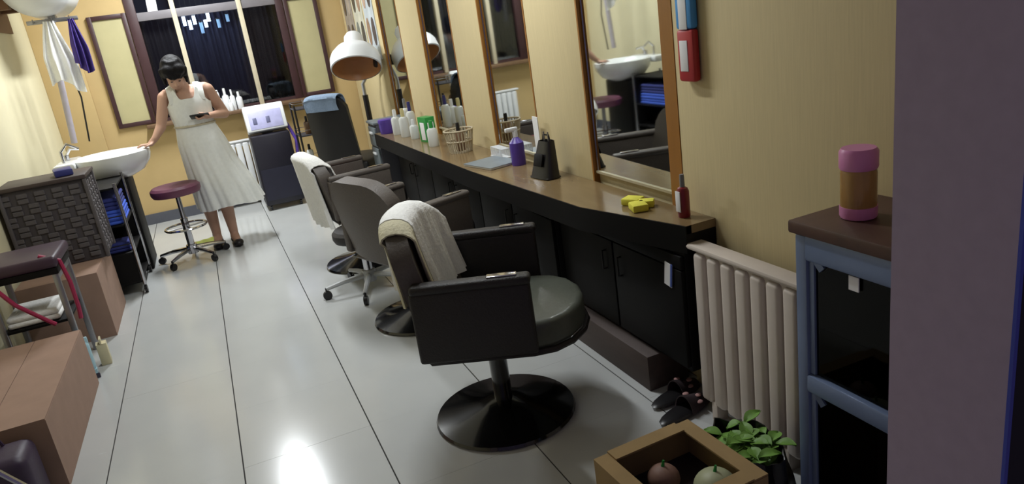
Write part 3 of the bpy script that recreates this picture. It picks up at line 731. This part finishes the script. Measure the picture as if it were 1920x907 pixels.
B().box((0, -0.0022, 0.0042), (0.130, 0.060, 0.003), 0.001, rot=(R_(-28), 0, 0)).mk('screen', M('dark_screen', (40, 34, 44), 0.1), t)

# ---------------------------------------------------------------- shampoo station
t = thing('wash_basin', 'white ceramic wash basin beside the woman', 'basin', (-0.715, 6.22, 0.03))
b = B()
b.lathe([(0.0, 0.68), (0.13, 0.68), (0.235, 0.72), (0.295, 0.785), (0.31, 0.83), (0.31, 0.862), (0.285, 0.868), (0.265, 0.855), (0.22, 0.77), (0.10, 0.735), (0.0, 0.73)], 36, sx=0.87, sy=0.9)
b.box((-0.29, 0, 0.84), (0.14, 0.46, 0.06), 0.02)
b.mk('bowl', ceram, t)
B().cyl((-0.30, 0.05, 0.868), (-0.30, 0.05, 0.91), 0.022).tube([(-0.30, 0.05, 0.90), (-0.26, 0.05, 0.95), (-0.20, 0.05, 0.94)], 0.011, 8).mk('tap', chrome, t)
B().tube([(-0.30, -0.10, 0.868), (-0.30, -0.10, 0.95), (-0.25, -0.10, 1.0), (-0.19, -0.10, 0.96)], 0.010, 8).mk('shower_hose', chrome, t)
B().span(-0.36, 0.08, -0.20, 0.22, -0.03, 0.682, 0.01).mk('pedestal', blackm, t)
t = thing('salon_trolley', 'tall black trolley with chrome uprights and blue towels, before basin', 'trolley', (-0.81, 5.69, 0))
for sx in (-1, 1):
    for sy in (-1, 1):
        B().cyl((sx * 0.15, sy * 0.27, 0.06), (sx * 0.15, sy * 0.27, 0.78), 0.012, seg=10).mk('upright', chrome, t)
        B().cyl((sx * 0.15 - 0.009, sy * 0.27, 0.027), (sx * 0.15 + 0.009, sy * 0.27, 0.027), 0.027, seg=14).cyl((sx * 0.15, sy * 0.27, 0.02), (sx * 0.15, sy * 0.27, 0.07), 0.007, seg=8).mk('castor', blackp, t)
B().span(-0.16, -0.145, -0.26, 0.26, 0.08, 0.76).mk('back_panel', blackm, t)
B().span(-0.14, 0.14, 0.255, 0.265, 0.08, 0.76).mk('side_panel', blackm, t)
for z in (0.09, 0.30, 0.50, 0.755): B().span(-0.15, 0.15, -0.265, 0.265, z - 0.014, z, 0.003).mk('shelf', blackm, t)
for z in (0.36, 0.56): B().cyl((-0.15, -0.27, z), (0.15, -0.27, z), 0.004, seg=6).mk('end_bar', blackp, t)
B().span(-0.14, 0.135, -0.262, -0.256, 0.08, 0.29).mk('end_panel', blackm, t)
bt = M('bright_blue_towel', (66, 98, 205), 0.9, var=0.08, bump=0.3, scale=60)
bt2 = M('dark_blue_towel', (46, 54, 120), 0.9, var=0.08, bump=0.3, scale=60)
def folded(loc, s, mat, lb, grp=None):
    t = thing('folded_towel', lb, 'towel', loc, 0, grp)
    n = max(2, int(s[2] / 0.022)); hh = s[2] / n
    for k in range(n): B().box((0, 0, hh * (k + 0.5)), (s[0] * (1 - 0.02 * (k % 2)), s[1] * (1 - 0.015 * k), hh * 0.98), hh * 0.4, seg=3).mk('fold', mat, t)
folded((-0.80, 5.66, 0.5005), (0.27, 0.44, 0.10), bt, 'bright blue folded towel on the upper trolley shelf')
folded((-0.80, 5.66, 0.601), (0.26, 0.42, 0.08), bt2, 'dark blue folded towel lying on the bright blue towel')
folded((-0.78, 5.56, 0.3005), (0.20, 0.18, 0.07), bt2, 'small dark blue towel on the lower trolley shelf')

# wicker storage box on cardboard carton
t = thing('wicker_chest', 'grey woven wicker chest with dark lid against the left wall', 'chest', (-0.98, 5.17, 0.402))
wick = M('grey_wicker', (80, 75, 77), 0.7, var=0.12, scale=40)
W, D, H = 0.46, 0.36, 0.50
dw = M('dark_wicker_core', (64, 59, 62), 0.8)
B().box((0, 0, H / 2), (W - 0.02, D - 0.02, H), 0.006).mk('core', dw, t)
b = B()
for face in range(2):
    L = W if face == 0 else D
    n = int(L / 0.042); rows = 14
    for i in range(n):
        for j in range(rows):
            if (i + j // 2) % 2: continue
            p = -L / 2 + L * (i + 0.5) / n; z = 0.02 + (H - 0.04) * (j + 0.5) / rows
            if face == 0: b.box((p, -D / 2 + 0.008, z), (L / n * 1.25, 0.014, (H - 0.04) / rows * 0.86), 0.004, seg=1)
            else: b.box((W / 2 - 0.008, p, z), (0.014, L / n * 1.25, (H - 0.04) / rows * 0.86), 0.004, seg=1)
b.mk('weave', wick, t, kind='stuff', smooth=0)
for sx in (-1, 1):
    for sy in (-1, 1): B().box((sx * (W / 2 - 0.005), sy * (D / 2 - 0.005), H / 2), (0.022, 0.022, H), 0.006).mk('corner_post', wick, t)
B().box((0, 0, H + 0.013), (W + 0.02, D + 0.02, 0.026), 0.008).mk('lid', M('dark_brown_lid', (62, 50, 48), 0.5), t)
tag(B().box((0, 0, 0.02), (0.10, 0.16, 0.04), 0.008).mk('tissue_box', M('navy_packet', (52, 56, 120), 0.4), loc=(-0.87, 5.12, 0.402 + 0.527), rotz=0.2), 'flat navy blue packet lying on the wicker chest lid', 'packet')

def carton(loc, s, rz, mat, lb, open_top=False, grp=None, tape=True):
    t = thing('cardboard_box', lb, 'box', loc, rz, grp)
    a, c, h = s; th = 0.006
    B().span(-a / 2, a / 2, -c / 2, c / 2, 0, th).mk('bottom', mat, t)
    for q in (-1, 1):
        B().span(q * a / 2 - (th if q > 0 else 0), q * a / 2 + (0 if q > 0 else th), -c / 2, c / 2, th, h).mk('side_wall', mat, t)
        B().span(-a / 2 + th, a / 2 - th, q * c / 2 - (th if q > 0 else 0), q * c / 2 + (0 if q > 0 else th), th, h).mk('side_wall', mat, t)
    if not open_top:
        for q in (-1, 1): B().box((q * a / 4, 0, h + th / 2), (a / 2 - 0.003, c, th)).mk('flap', mat, t)
        if tape: B().box((0, 0, h + th + 0.0006), (0.05, c, 0.001)).mk('tape', M('brown_tape', (186, 156, 110), 0.3), t)
    return t
carton((-1.0, 4.98, 0), (0.42, 0.66, 0.394), 0, kraftp, 'pinkish cardboard box under the grey wicker chest', tape=False)
carton((-1.02, 3.46, 0), (0.40, 1.00, 0.294), 0, kraftp, 'long brown cardboard box in front of the purple stool', tape=False)
# stool with straps
t = thing('side_stool', 'dark purple topped stool with steel legs and red straps', 'stool', (-1.035, 4.33, 0))
B().box((0, 0, 0.625), (0.36, 0.40, 0.06), 0.02, seg=3).mk('seat', dpurple, t)
B().box((0, 0, 0.578), (0.34, 0.38, 0.035), 0.004).mk('seat_frame', blackm, t)
for sx in (-1, 1):
    for sy in (-1, 1): B().box((sx * 0.15, sy * 0.17, 0.28), (0.028, 0.028, 0.56), 0.004).mk('leg', steel, t)
B().span(-0.15, 0.15, -0.17, 0.17, 0.30, 0.315, 0.003).mk('lower_shelf', blackm, t)
for s in (-1, 1): B().box((s * 0.15, 0, 0.54), (0.02, 0.33, 0.03), 0.003).mk('side_bar', steel, t)
B().tube([(-0.14, -0.205, 0.66), (-0.13, -0.215, 0.60), (-0.05, -0.22, 0.46), (0.06, -0.215, 0.34), (0.085, -0.205, 0.31)], 0.011, 8).mk('strap', magenta, t)
B().tube([(0.10, -0.15, 0.66), (0.185, -0.16, 0.62), (0.20, -0.165, 0.50), (0.20, -0.17, 0.36), (0.195, -0.175, 0.30)], 0.011, 8).mk('strap', magenta, t)
folded((-1.05, 4.32, 0.317), (0.24, 0.28, 0.06), towelm, 'white towel on the lower shelf of purple stool')
t = thing('detergent_pack', 'light blue standing pouch on floor beside cardboard boxes', 'pouch', (-0.875, 4.05, 0), 0.3)
B().prism([(-0.045, -0.03), (0.045, -0.03), (0.05, 0.0), (0.045, 0.03), (-0.045, 0.03), (-0.05, 0.0)], 0.0, 0.05).box((0, 0, 0.12), (0.10, 0.05, 0.16), 0.022, seg=3).box((0, 0, 0.20), (0.10, 0.012, 0.05), 0.005).mk('pouch', M('light_blue_pouch', (165, 200, 212), 0.35), t)
B().box((0.0, -0.0, 0.012), (0.104, 0.066, 0.035), 0.008).mk('dark_foot', M('dark_print', (46, 44, 60), 0.5), t)
t = thing('milk_carton', 'small cream carton beside the light blue pouch', 'carton', (-0.775 - 0.03, 4.22, 0), 0.1)
B().box((0, 0, 0.06), (0.05, 0.06, 0.12), 0.003).prism([(-0.025, -0.03), (0.025, -0.03), (0.025, 0.03), (-0.025, 0.03)], 0.12, 0.121).mk('carton_body', M('cream_card', (206, 196, 160), 0.6), t)
B().prism([(-0.004, -0.03), (0.004, -0.03), (0.004, 0.03), (-0.004, 0.03)], 0.12, 0.15).mk('gable', MATS['cream_card'], t)
t = thing('metal_cane', 'silver metal cane leaning on the left wall before purple bag', 'cane', (-0.745, 2.68, 0), 0)
B().tube([(0, 0, 0.02), (-0.16, 0, 0.25), (-0.40, 0, 0.60), (-0.475, 0, 0.71)], 0.010, 8).mk('rod', chrome, t)
B().cyl((0.008, 0, 0.004), (-0.012, 0, 0.035), 0.014, seg=10).mk('rubber_tip', blackp, t)
B().tube([(-0.45, 0, 0.675), (-0.478, 0, 0.715)], 0.014, 8).mk('grip', blackp, t)
t = thing('shopping_bag', 'dark purple shopping bag on floor at end of long box', 'bag', (-1.01, 2.835, 0), 0)
B().box((0, 0, 0.135), (0.30, 0.20, 0.27), 0.04, seg=3).mk('bag_body', M('dark_purple_bag', (52, 36, 60), 0.5, var=0.2, bump=0.3), t)
for s in (-1, 1): B().tube([(-0.06, s * 0.06, 0.26), (-0.04, s * 0.06, 0.33), (0.04, s * 0.06, 0.33), (0.06, s * 0.06, 0.26)], 0.006, 6).mk('handle', MATS['dark_purple_bag'], t)

# water heater with hanging towels and pipe
t = thing('water_heater', 'white round-ended water heater tank high on the left wall', 'water heater', (-0.90, 6.72, 2.17))
mt = Matrix.Rotation(-PI / 2, 4, 'X')
B().lathe([(0, -0.37), (0.10, -0.36), (0.19, -0.325), (0.235, -0.26), (0.24, -0.2), (0.24, 0.25), (0.19, 0.33), (0, 0.36)], 36, mat=mt).mk('tank', whitep, t)
for y in (-0.18, 0.18): B().span(-0.335, -0.20, y - 0.04, y + 0.04, -0.16, 0.16).mk('bracket', M('brown_bracket', (120, 86, 60), 0.6), t)
B().span(-0.338, -0.322, -0.36, 0.36, -0.30, 0.26).mk('mounting_board', MATS['brown_bracket'], t)
B().tube([(-0.02, 0.10, -0.23), (-0.02, 0.10, -0.30), (-0.06, 0.14, -0.5), (-0.12, 0.14, -1.2)], 0.024, 10).mk('water_pipe', M('lilac_grey_pipe', (176, 170, 180), 0.4), t)
B().tube([(0.02, 0.06, -0.235), (0.01, 0.05, -0.5), (0.04, 0.06, -0.85), (0.0, 0.06, -1.2)], 0.007, 6).mk('cable', blackp, t)
def hung(loc, wd, L, mat, lb, seed=0, rz=0.0):
    """cloth hung from one gathered point, open below"""
    def f(u, v):
        g = 0.25 + 0.75 * min(1, v * 1.8)
        x = (u - 0.5) * wd * g
        y = 0.022 * math.sin(u * 5 * PI + seed) * (0.4 + v) + 0.012 * math.sin(v * 5 + seed)
        return (x, y, -L * v * (1 - 0.12 * math.sin(u * PI * 1.3 + seed)))
    o = B().sheet(f, 26, 16, 0.012).mk('hanging_towel', mat, loc=loc, rotz=rz, smooth=60)
    return tag(o, lb, 'towel')
t = thing('towel_hook', 'steel hook rail under the white water heater', 'hook', (-0.86, 6.55, 1.90))
B().box((0, 0, 0.0), (0.34, 0.02, 0.03), 0.004).box((0, 0.05, 0.018), (0.05, 0.1, 0.03)).mk('rail', steel, t)
for x in (-0.12, 0.0, 0.12): B().tube([(x, -0.01, 0), (x, -0.05, -0.01), (x, -0.055, 0.02)], 0.004, 6).mk('hook', steel, t)
hung((-0.88, 6.49, 1.895), 0.19, 0.48, towelm, 'large white towel hanging from the hook rail below heater', 0.4, R_(20))
hung((-0.735, 6.49, 1.895), 0.10, 0.36, M('purple_cloth', (70, 52, 130), 0.9, var=0.1), 'purple cloth hanging beside white towel below heater', 1.7, R_(20))

# ---------------------------------------------------------------- far end: machine cart, rack, hood dryer, drawer trolley
t = thing('perm_machine', 'black floor standing machine with slanted white control panel under window', 'machine', (0.50, 7.32, 0))
B().span(-0.17, 0.19, -0.16, 0.16, 0.05, 0.72, 0.015).mk('body', M('black_navy_case', (26, 24, 36), 0.4), t)
B().box((0.01, -0.03, 0.86), (0.37, 0.10, 0.25), 0.015, rot=(R_(-18), 0, 0)).mk('control_head', whitep, t)
B().box((0.01, -0.085, 0.855), (0.30, 0.006, 0.17), 0.002, rot=(R_(-18), 0, 0)).mk('panel_face', M('lilac_panel', (176, 176, 214), 0.4, var=0.12, scale=20), t)
for x in (-0.09, 0.03): B().box((x, -0.09, 0.85), (0.035, 0.008, 0.06), 0.002, rot=(R_(-18), 0, 0)).mk('dial_block', M('grey_dial', (96, 98, 130), 0.4), t)
B().box((0.0, 0, 0.74), (0.10, 0.08, 0.06)).mk('neck', blackp, t)
B().span(-0.15, 0.17, -0.165, -0.158, 0.10, 0.40).mk('front_door', M('dark_door', (36, 36, 52), 0.4), t)
B().tube([(0.19, -0.05, 0.78), (0.24, -0.1, 0.62), (0.21, -0.14, 0.42), (0.19, -0.12, 0.25)], 0.016, 8).mk('purple_hose', purplem, t)
for sx in (-1, 1):
    for sy in (-1, 1): B().cyl((0.01 + sx * 0.14 - 0.01, sy * 0.12, 0.025), (0.01 + sx * 0.14 + 0.01, sy * 0.12, 0.025), 0.026, seg=12).mk('castor', blackp, t)
t = thing('wire_trolley', 'dark wire shelf trolley between white machine and black chair', 'trolley', (0.86, 6.95, 0))
for sx in (-1, 1):
    for sy in (-1, 1):
        B().cyl((sx * 0.12, sy * 0.14, 0.03), (sx * 0.12, sy * 0.14, 0.96), 0.009, seg=8).mk('upright', blackp, t)
        B().cyl((sx * 0.12 - 0.008, sy * 0.14, 0.02), (sx * 0.12 + 0.008, sy * 0.14, 0.02), 0.02, seg=12).mk('castor', blackp, t)
for z in (0.15, 0.42, 0.68, 0.92):
    sh_ = B().box((0, 0, z), (0.25, 0.29, 0.012), 0.003).mk('shelf', M('dark_grey_shelf', (52, 50, 54), 0.5), t)
    B().tube([(-0.125, -0.145, z + 0.05), (0.125, -0.145, z + 0.05), (0.125, 0.145, z + 0.05), (-0.125, 0.145, z + 0.05)], 0.004, 6, closed=True).mk('guard_rail', chrome, sh_)
for k, (x, y, z, r, h, m, lb) in enumerate([(0.80, 6.88, 0.426, 0.03, 0.17, wpl, 'white bottle on the middle wire trolley shelf'), (0.90, 6.90, 0.426, 0.032, 0.15, greym, 'grey bottle on the middle wire trolley shelf'),
        (0.83, 6.90, 0.686, 0.03, 0.16, M('brown_bottle', (96, 72, 52), 0.3), 'brown bottle on the upper wire trolley shelf'), (0.92, 6.9, 0.686, 0.028, 0.14, greym, 'grey bottle on the upper wire trolley shelf')]):
    bottle('product_bottle', (x, y, z), r, h, m, blackp, lb, 'bottles on the wire trolley')
for k in range(3):
    t2 = thing('hair_clip', 'chrome hair clip standing on the wire trolley top', 'clip', (0.83 + 0.024 * k, 6.84, 0.926), 0.2, 'chrome clips on the wire trolley')
    B().box((0, 0, 0.035), (0.010, 0.006, 0.07), 0.002, rot=(0, R_(-6), 0)).mk('upper_jaw', chrome, t2)
    B().box((0, 0.008, 0.03), (0.010, 0.004, 0.06), 0.001).mk('lower_jaw', chrome, t2)
# bottles on window sill
sl = ['white pump bottle on sill nearest the woman', 'tall white bottle on the window sill', 'slim white bottle on the window sill', 'white bottle on sill nearest the white machine', 'short white bottle at the sill front']
for k, (x, r, h, p) in enumerate([(0.165, 0.028, 0.19, True), (0.225, 0.032, 0.22, False), (0.285, 0.024, 0.20, False), (0.345, 0.030, 0.17, False), (0.255, 0.022, 0.11, False)]):
    bottle('shampoo_bottle', (x, 7.71 if k < 4 else 7.665, 0.95), r, h, whitep, whitep, sl[k], 'white bottles on the window sill', pump=p)
# hood dryer
t = thing('hood_dryer', 'white salon hood dryer with orange-brown inside on tall stand', 'hood dryer', (1.33, 6.73, 0))
tilt = Matrix.Translation((-0.06, -0.39, 1.235)) @ Euler((R_(-30), R_(12), 0)).to_matrix().to_4x4()
B().lathe([(0.205, -0.03), (0.215, -0.025), (0.215, 0.06), (0.20, 0.10), (0.16, 0.15), (0.10, 0.18), (0, 0.19)], 36, mat=tilt, cap=False).mk('hood_shell', whitep, t)
B().lathe([(0.203, -0.026), (0.19, 0.05), (0.13, 0.125), (0, 0.15)], 36, mat=tilt, cap=False).mk('hood_lining', M('orange_brown_lining', (190, 136, 92), 0.4), t)
B().lathe([(0, 0.18), (0.085, 0.18), (0.08, 0.27), (0.06, 0.30), (0, 0.30)], 24, mat=tilt).mk('motor_cap', whitep, t)
B().box((0.14, -0.31, 1.235), (0.07, 0.09, 0.09), 0.02).mk('hinge_block', blackp, t)
B().tube([(0.14, -0.27, 1.23), (0.12, -0.08, 1.18), (0.05, 0.03, 1.05), (0.05, 0.03, 0.06)], 0.017, 10).mk('stand_pole', M('pale_pole', (180, 182, 186), 0.3, 0.5), t)
B().cyl((0.05, 0.03, 0.35), (0.05, 0.03, 0.95), 0.026).mk('pole_sleeve', blackp, t)
for k in range(5):
    a = 2 * PI * k / 5 + 0.4; c, s = math.cos(a), math.sin(a)
    lg = B().tube([(0.05 + 0.02 * c, 0.03 + 0.02 * s, 0.075), (0.05 + 0.11 * c, 0.03 + 0.11 * s, 0.062)], [0.018, 0.013], 8).mk('leg', blackp, t)
    B().cyl((0.05 + 0.11 * c - 0.01 * s, 0.03 + 0.11 * s + 0.01 * c, 0.025), (0.05 + 0.11 * c + 0.01 * s, 0.03 + 0.11 * s - 0.01 * c, 0.025), 0.025, seg=12).cyl((0.05 + 0.11 * c, 0.03 + 0.11 * s, 0.03), (0.05 + 0.11 * c, 0.03 + 0.11 * s, 0.06), 0.007, seg=8).mk('castor', blackp, lg)
# grey drawer trolley past the counter end
t = thing('drawer_trolley', 'grey plastic drawer trolley at the far end of counter', 'trolley', (1.35, 5.935, 0))
gb = M('grey_blue_plastic', (104, 112, 116), 0.45)
B().span(-0.13, 0.14, -0.13, 0.13, 0.06, 0.78, 0.012).mk('body', M('dark_grey_plastic', (66, 66, 74), 0.5), t)
for k in range(4):
    d = B().span(-0.145, -0.128, -0.12, 0.12, 0.09 + 0.17 * k, 0.245 + 0.17 * k, 0.006).mk('drawer', gb, t)
    B().box((-0.152, 0, 0.20 + 0.17 * k), (0.016, 0.10, 0.018), 0.004).mk('handle', whitep, d)
B().span(-0.15, 0.15, -0.135, 0.135, 0.78, 0.80, 0.006).mk('top', gb, t)
for sx in (-1, 1):
    for sy in (-1, 1): B().cyl((sx * 0.10 - 0.01, sy * 0.10, 0.03), (sx * 0.10 + 0.01, sy * 0.10, 0.03), 0.03, seg=12).mk('castor', blackp, t)
redcl = M('dark_red_cloth', (104, 44, 38), 0.9, var=0.2, bump=0.4, scale=30)
def rc(u, v):
    return (0.16 * (u - 0.5) + 0.01 * math.sin(v * 9), 0.22 * (v - 0.5), 0.03 + 0.02 * math.sin(u * 5) * math.sin(v * 6) + 0.03 * math.sin(u * PI) * math.sin(v * PI))
t = thing('red_cushion', 'dark red cushion on the seat of far towel-draped chair', 'cushion', (C3[0][0] + 0.02, C3[0][1], 0.478), C3[1])
B().box((0, 0, 0.055), (0.30, 0.34, 0.11), 0.05, seg=4).mk('pad', redcl, t)
B().tube([(0.15 * math.copysign(abs(math.cos(a)) ** 0.5, math.cos(a)), 0.17 * math.copysign(abs(math.sin(a)) ** 0.5, math.sin(a)), 0.055) for a in [2 * PI * k / 32 for k in range(32)]], 0.006, 6, closed=True).mk('piping', redcl, t)

# ---------------------------------------------------------------- floor things on the near right
bx = carton((0.905, 1.395, 0), (0.32, 0.32, 0.30), R_(2), kraft, 'open cardboard box with round things inside near cream radiator', open_top=True)
for q in (-1, 1):
    B().box((q * 0.138, 0, 0.303), (0.046, 0.318, 0.005), 0).mk('flap', kraft, bx)
    B().box((0, q * 0.138, 0.3085), (0.23, 0.046, 0.005), 0).mk('flap', kraft, bx)
B().span(-0.155, 0.155, -0.155, 0.155, 0.007, 0.20).mk('dark_filling', M('dark_paper_filling', (40, 28, 30), 0.9, var=0.3, bump=0.6), bx)
veg = M('pale_green_melon', (168, 172, 138), 0.5, var=0.08)
def melon(loc, r, mat, lb, stem=True):
    t = thing('melon', lb, 'melon', loc)
    B().ell((0, 0, r * 0.86), (r, r, r * 0.86), seg=20).mk('fruit', mat, t)
    B().cyl((0, 0, r * 1.68), (0.004, 0, r * 1.68 + 0.018), 0.005, 0.003, seg=8).mk('stem', greenm, t)
melon((0.975, 1.33, 0.2005), 0.058, veg, 'pale green round melon inside the open cardboard box')
melon((0.895, 1.45, 0.2005), 0.045, M('brown_melon', (128, 96, 82), 0.6, var=0.1), 'brown round fruit inside the open cardboard box')
melon((0.815, 1.36, 0.2005), 0.045, M('grey_green_melon', (110, 112, 96), 0.6, var=0.1), 'dull grey-green round fruit inside the open cardboard box')
# black bag with leafy greens
t = thing('rubbish_bag', 'black plastic bag holding green leaves beside the cream radiator', 'bag', (1.21, 1.50, 0))
b = B()
def bag(u, v):
    a = u * 2 * PI
    prof = [0.10, 0.125, 0.13, 0.125, 0.115, 0.11]
    k = v * 5; i = min(4, int(k)); r = prof[i] + (prof[i + 1] - prof[i]) * (k - i)
    r *= 1 + 0.06 * math.sin(a * 7 + v * 4) + 0.04 * math.sin(a * 13)
    return (r * 0.9 * math.cos(a), r * 1.15 * math.sin(a), 0.004 + 0.20 * v + 0.012 * math.sin(a * 5) * v)
b.sheet(bag, 40, 10, -0.004); b.lathe([(0, 0.003), (0.09, 0.003), (0.09, 0.010), (0, 0.010)], 20)
b.mk('bag_skin', M('black_bag_film', (18, 16, 18), 0.3, var=0.2), t)
leafm = M('fresh_green_leaf', (104, 146, 58), 0.55, var=0.25, scale=20)
for k in range(60):
    a = random.uniform(0, 2 * PI); r0 = random.uniform(0, 0.095); tilt_ = random.uniform(0.6, 1.5); L = random.uniform(0.04, 0.07)
    ca, sa = math.cos(a), math.sin(a)
    def lf(u, v, L=L, tl=tilt_):
        wv = 0.020 * math.sin(PI * min(1, v * 0.95 + 0.03)) * (u - 0.5) * 2
        return (L * v * math.sin(tl + v * 0.6), wv, L * v * math.cos(tl + v * 0.6) + abs(u - 0.5) * 0.012)
    B().sheet(lf, 4, 6, 0.0015).mk('leaf', leafm, t, loc=(r0 * ca * 0.9, r0 * sa * 1.1, 0.186 + random.uniform(0, 0.025)), rotz=random.uniform(0, 6.28))
B().lathe([(0, 0.14), (0.098, 0.14), (0.098, 0.18), (0.065, 0.20), (0, 0.208)], 16).mk('leaf_heap', leafm, t)
# floral slippers
fl = M('black_floral_fabric', (48, 34, 38), 0.8, var=0.6, scale=22)
for k, (x, y, a) in enumerate([(1.385, 2.105, 0.2), (1.345, 1.995, 0.2)]):
    t = thing('slipper', ['black floral slipper tucked under the base cabinet edge', 'black floral slipper touching the cream radiator'][k], 'slipper', (x, y, 0), a, 'black floral slippers')
    B().ell((0, 0, 0.012), (0.125, 0.043, 0.012)).mk('sole', blackp, t)
    def up(u, v):
        a2 = PI * v
        return (0.0 + 0.11 * u, 0.044 * math.cos(a2) * (1 - 0.35 * u ** 2), 0.012 + (0.062 - 0.035 * u) * math.sin(a2))
    B().sheet(up, 8, 12, 0.004).mk('upper', fl, t)
    for (u, v) in ((0.3, 0.35), (0.6, 0.6), (0.45, 0.8)): 
        p = up(u, v); B().ell((p[0], p[1], p[2] + 0.003), (0.013, 0.011, 0.005), seg=10).mk('flower', M('pink_petals', (168, 128, 124), 0.8), t)
# green cloth under the rolling stool
def gc(u, v): return (0.20 * (u - 0.5), 0.16 * (v - 0.5), 0.004 + 0.012 * (math.sin(u * 9) * math.sin(v * 7)) ** 2)
o = B().sheet(gc, 16, 14, 0.005).mk('floor_cloth', M('olive_green_cloth', (128, 132, 58), 0.9, var=0.12), loc=(-0.25, 6.50, 0.001), rotz=0.3); tag(o, 'olive green cloth on the floor behind the rolling stool', 'cloth')
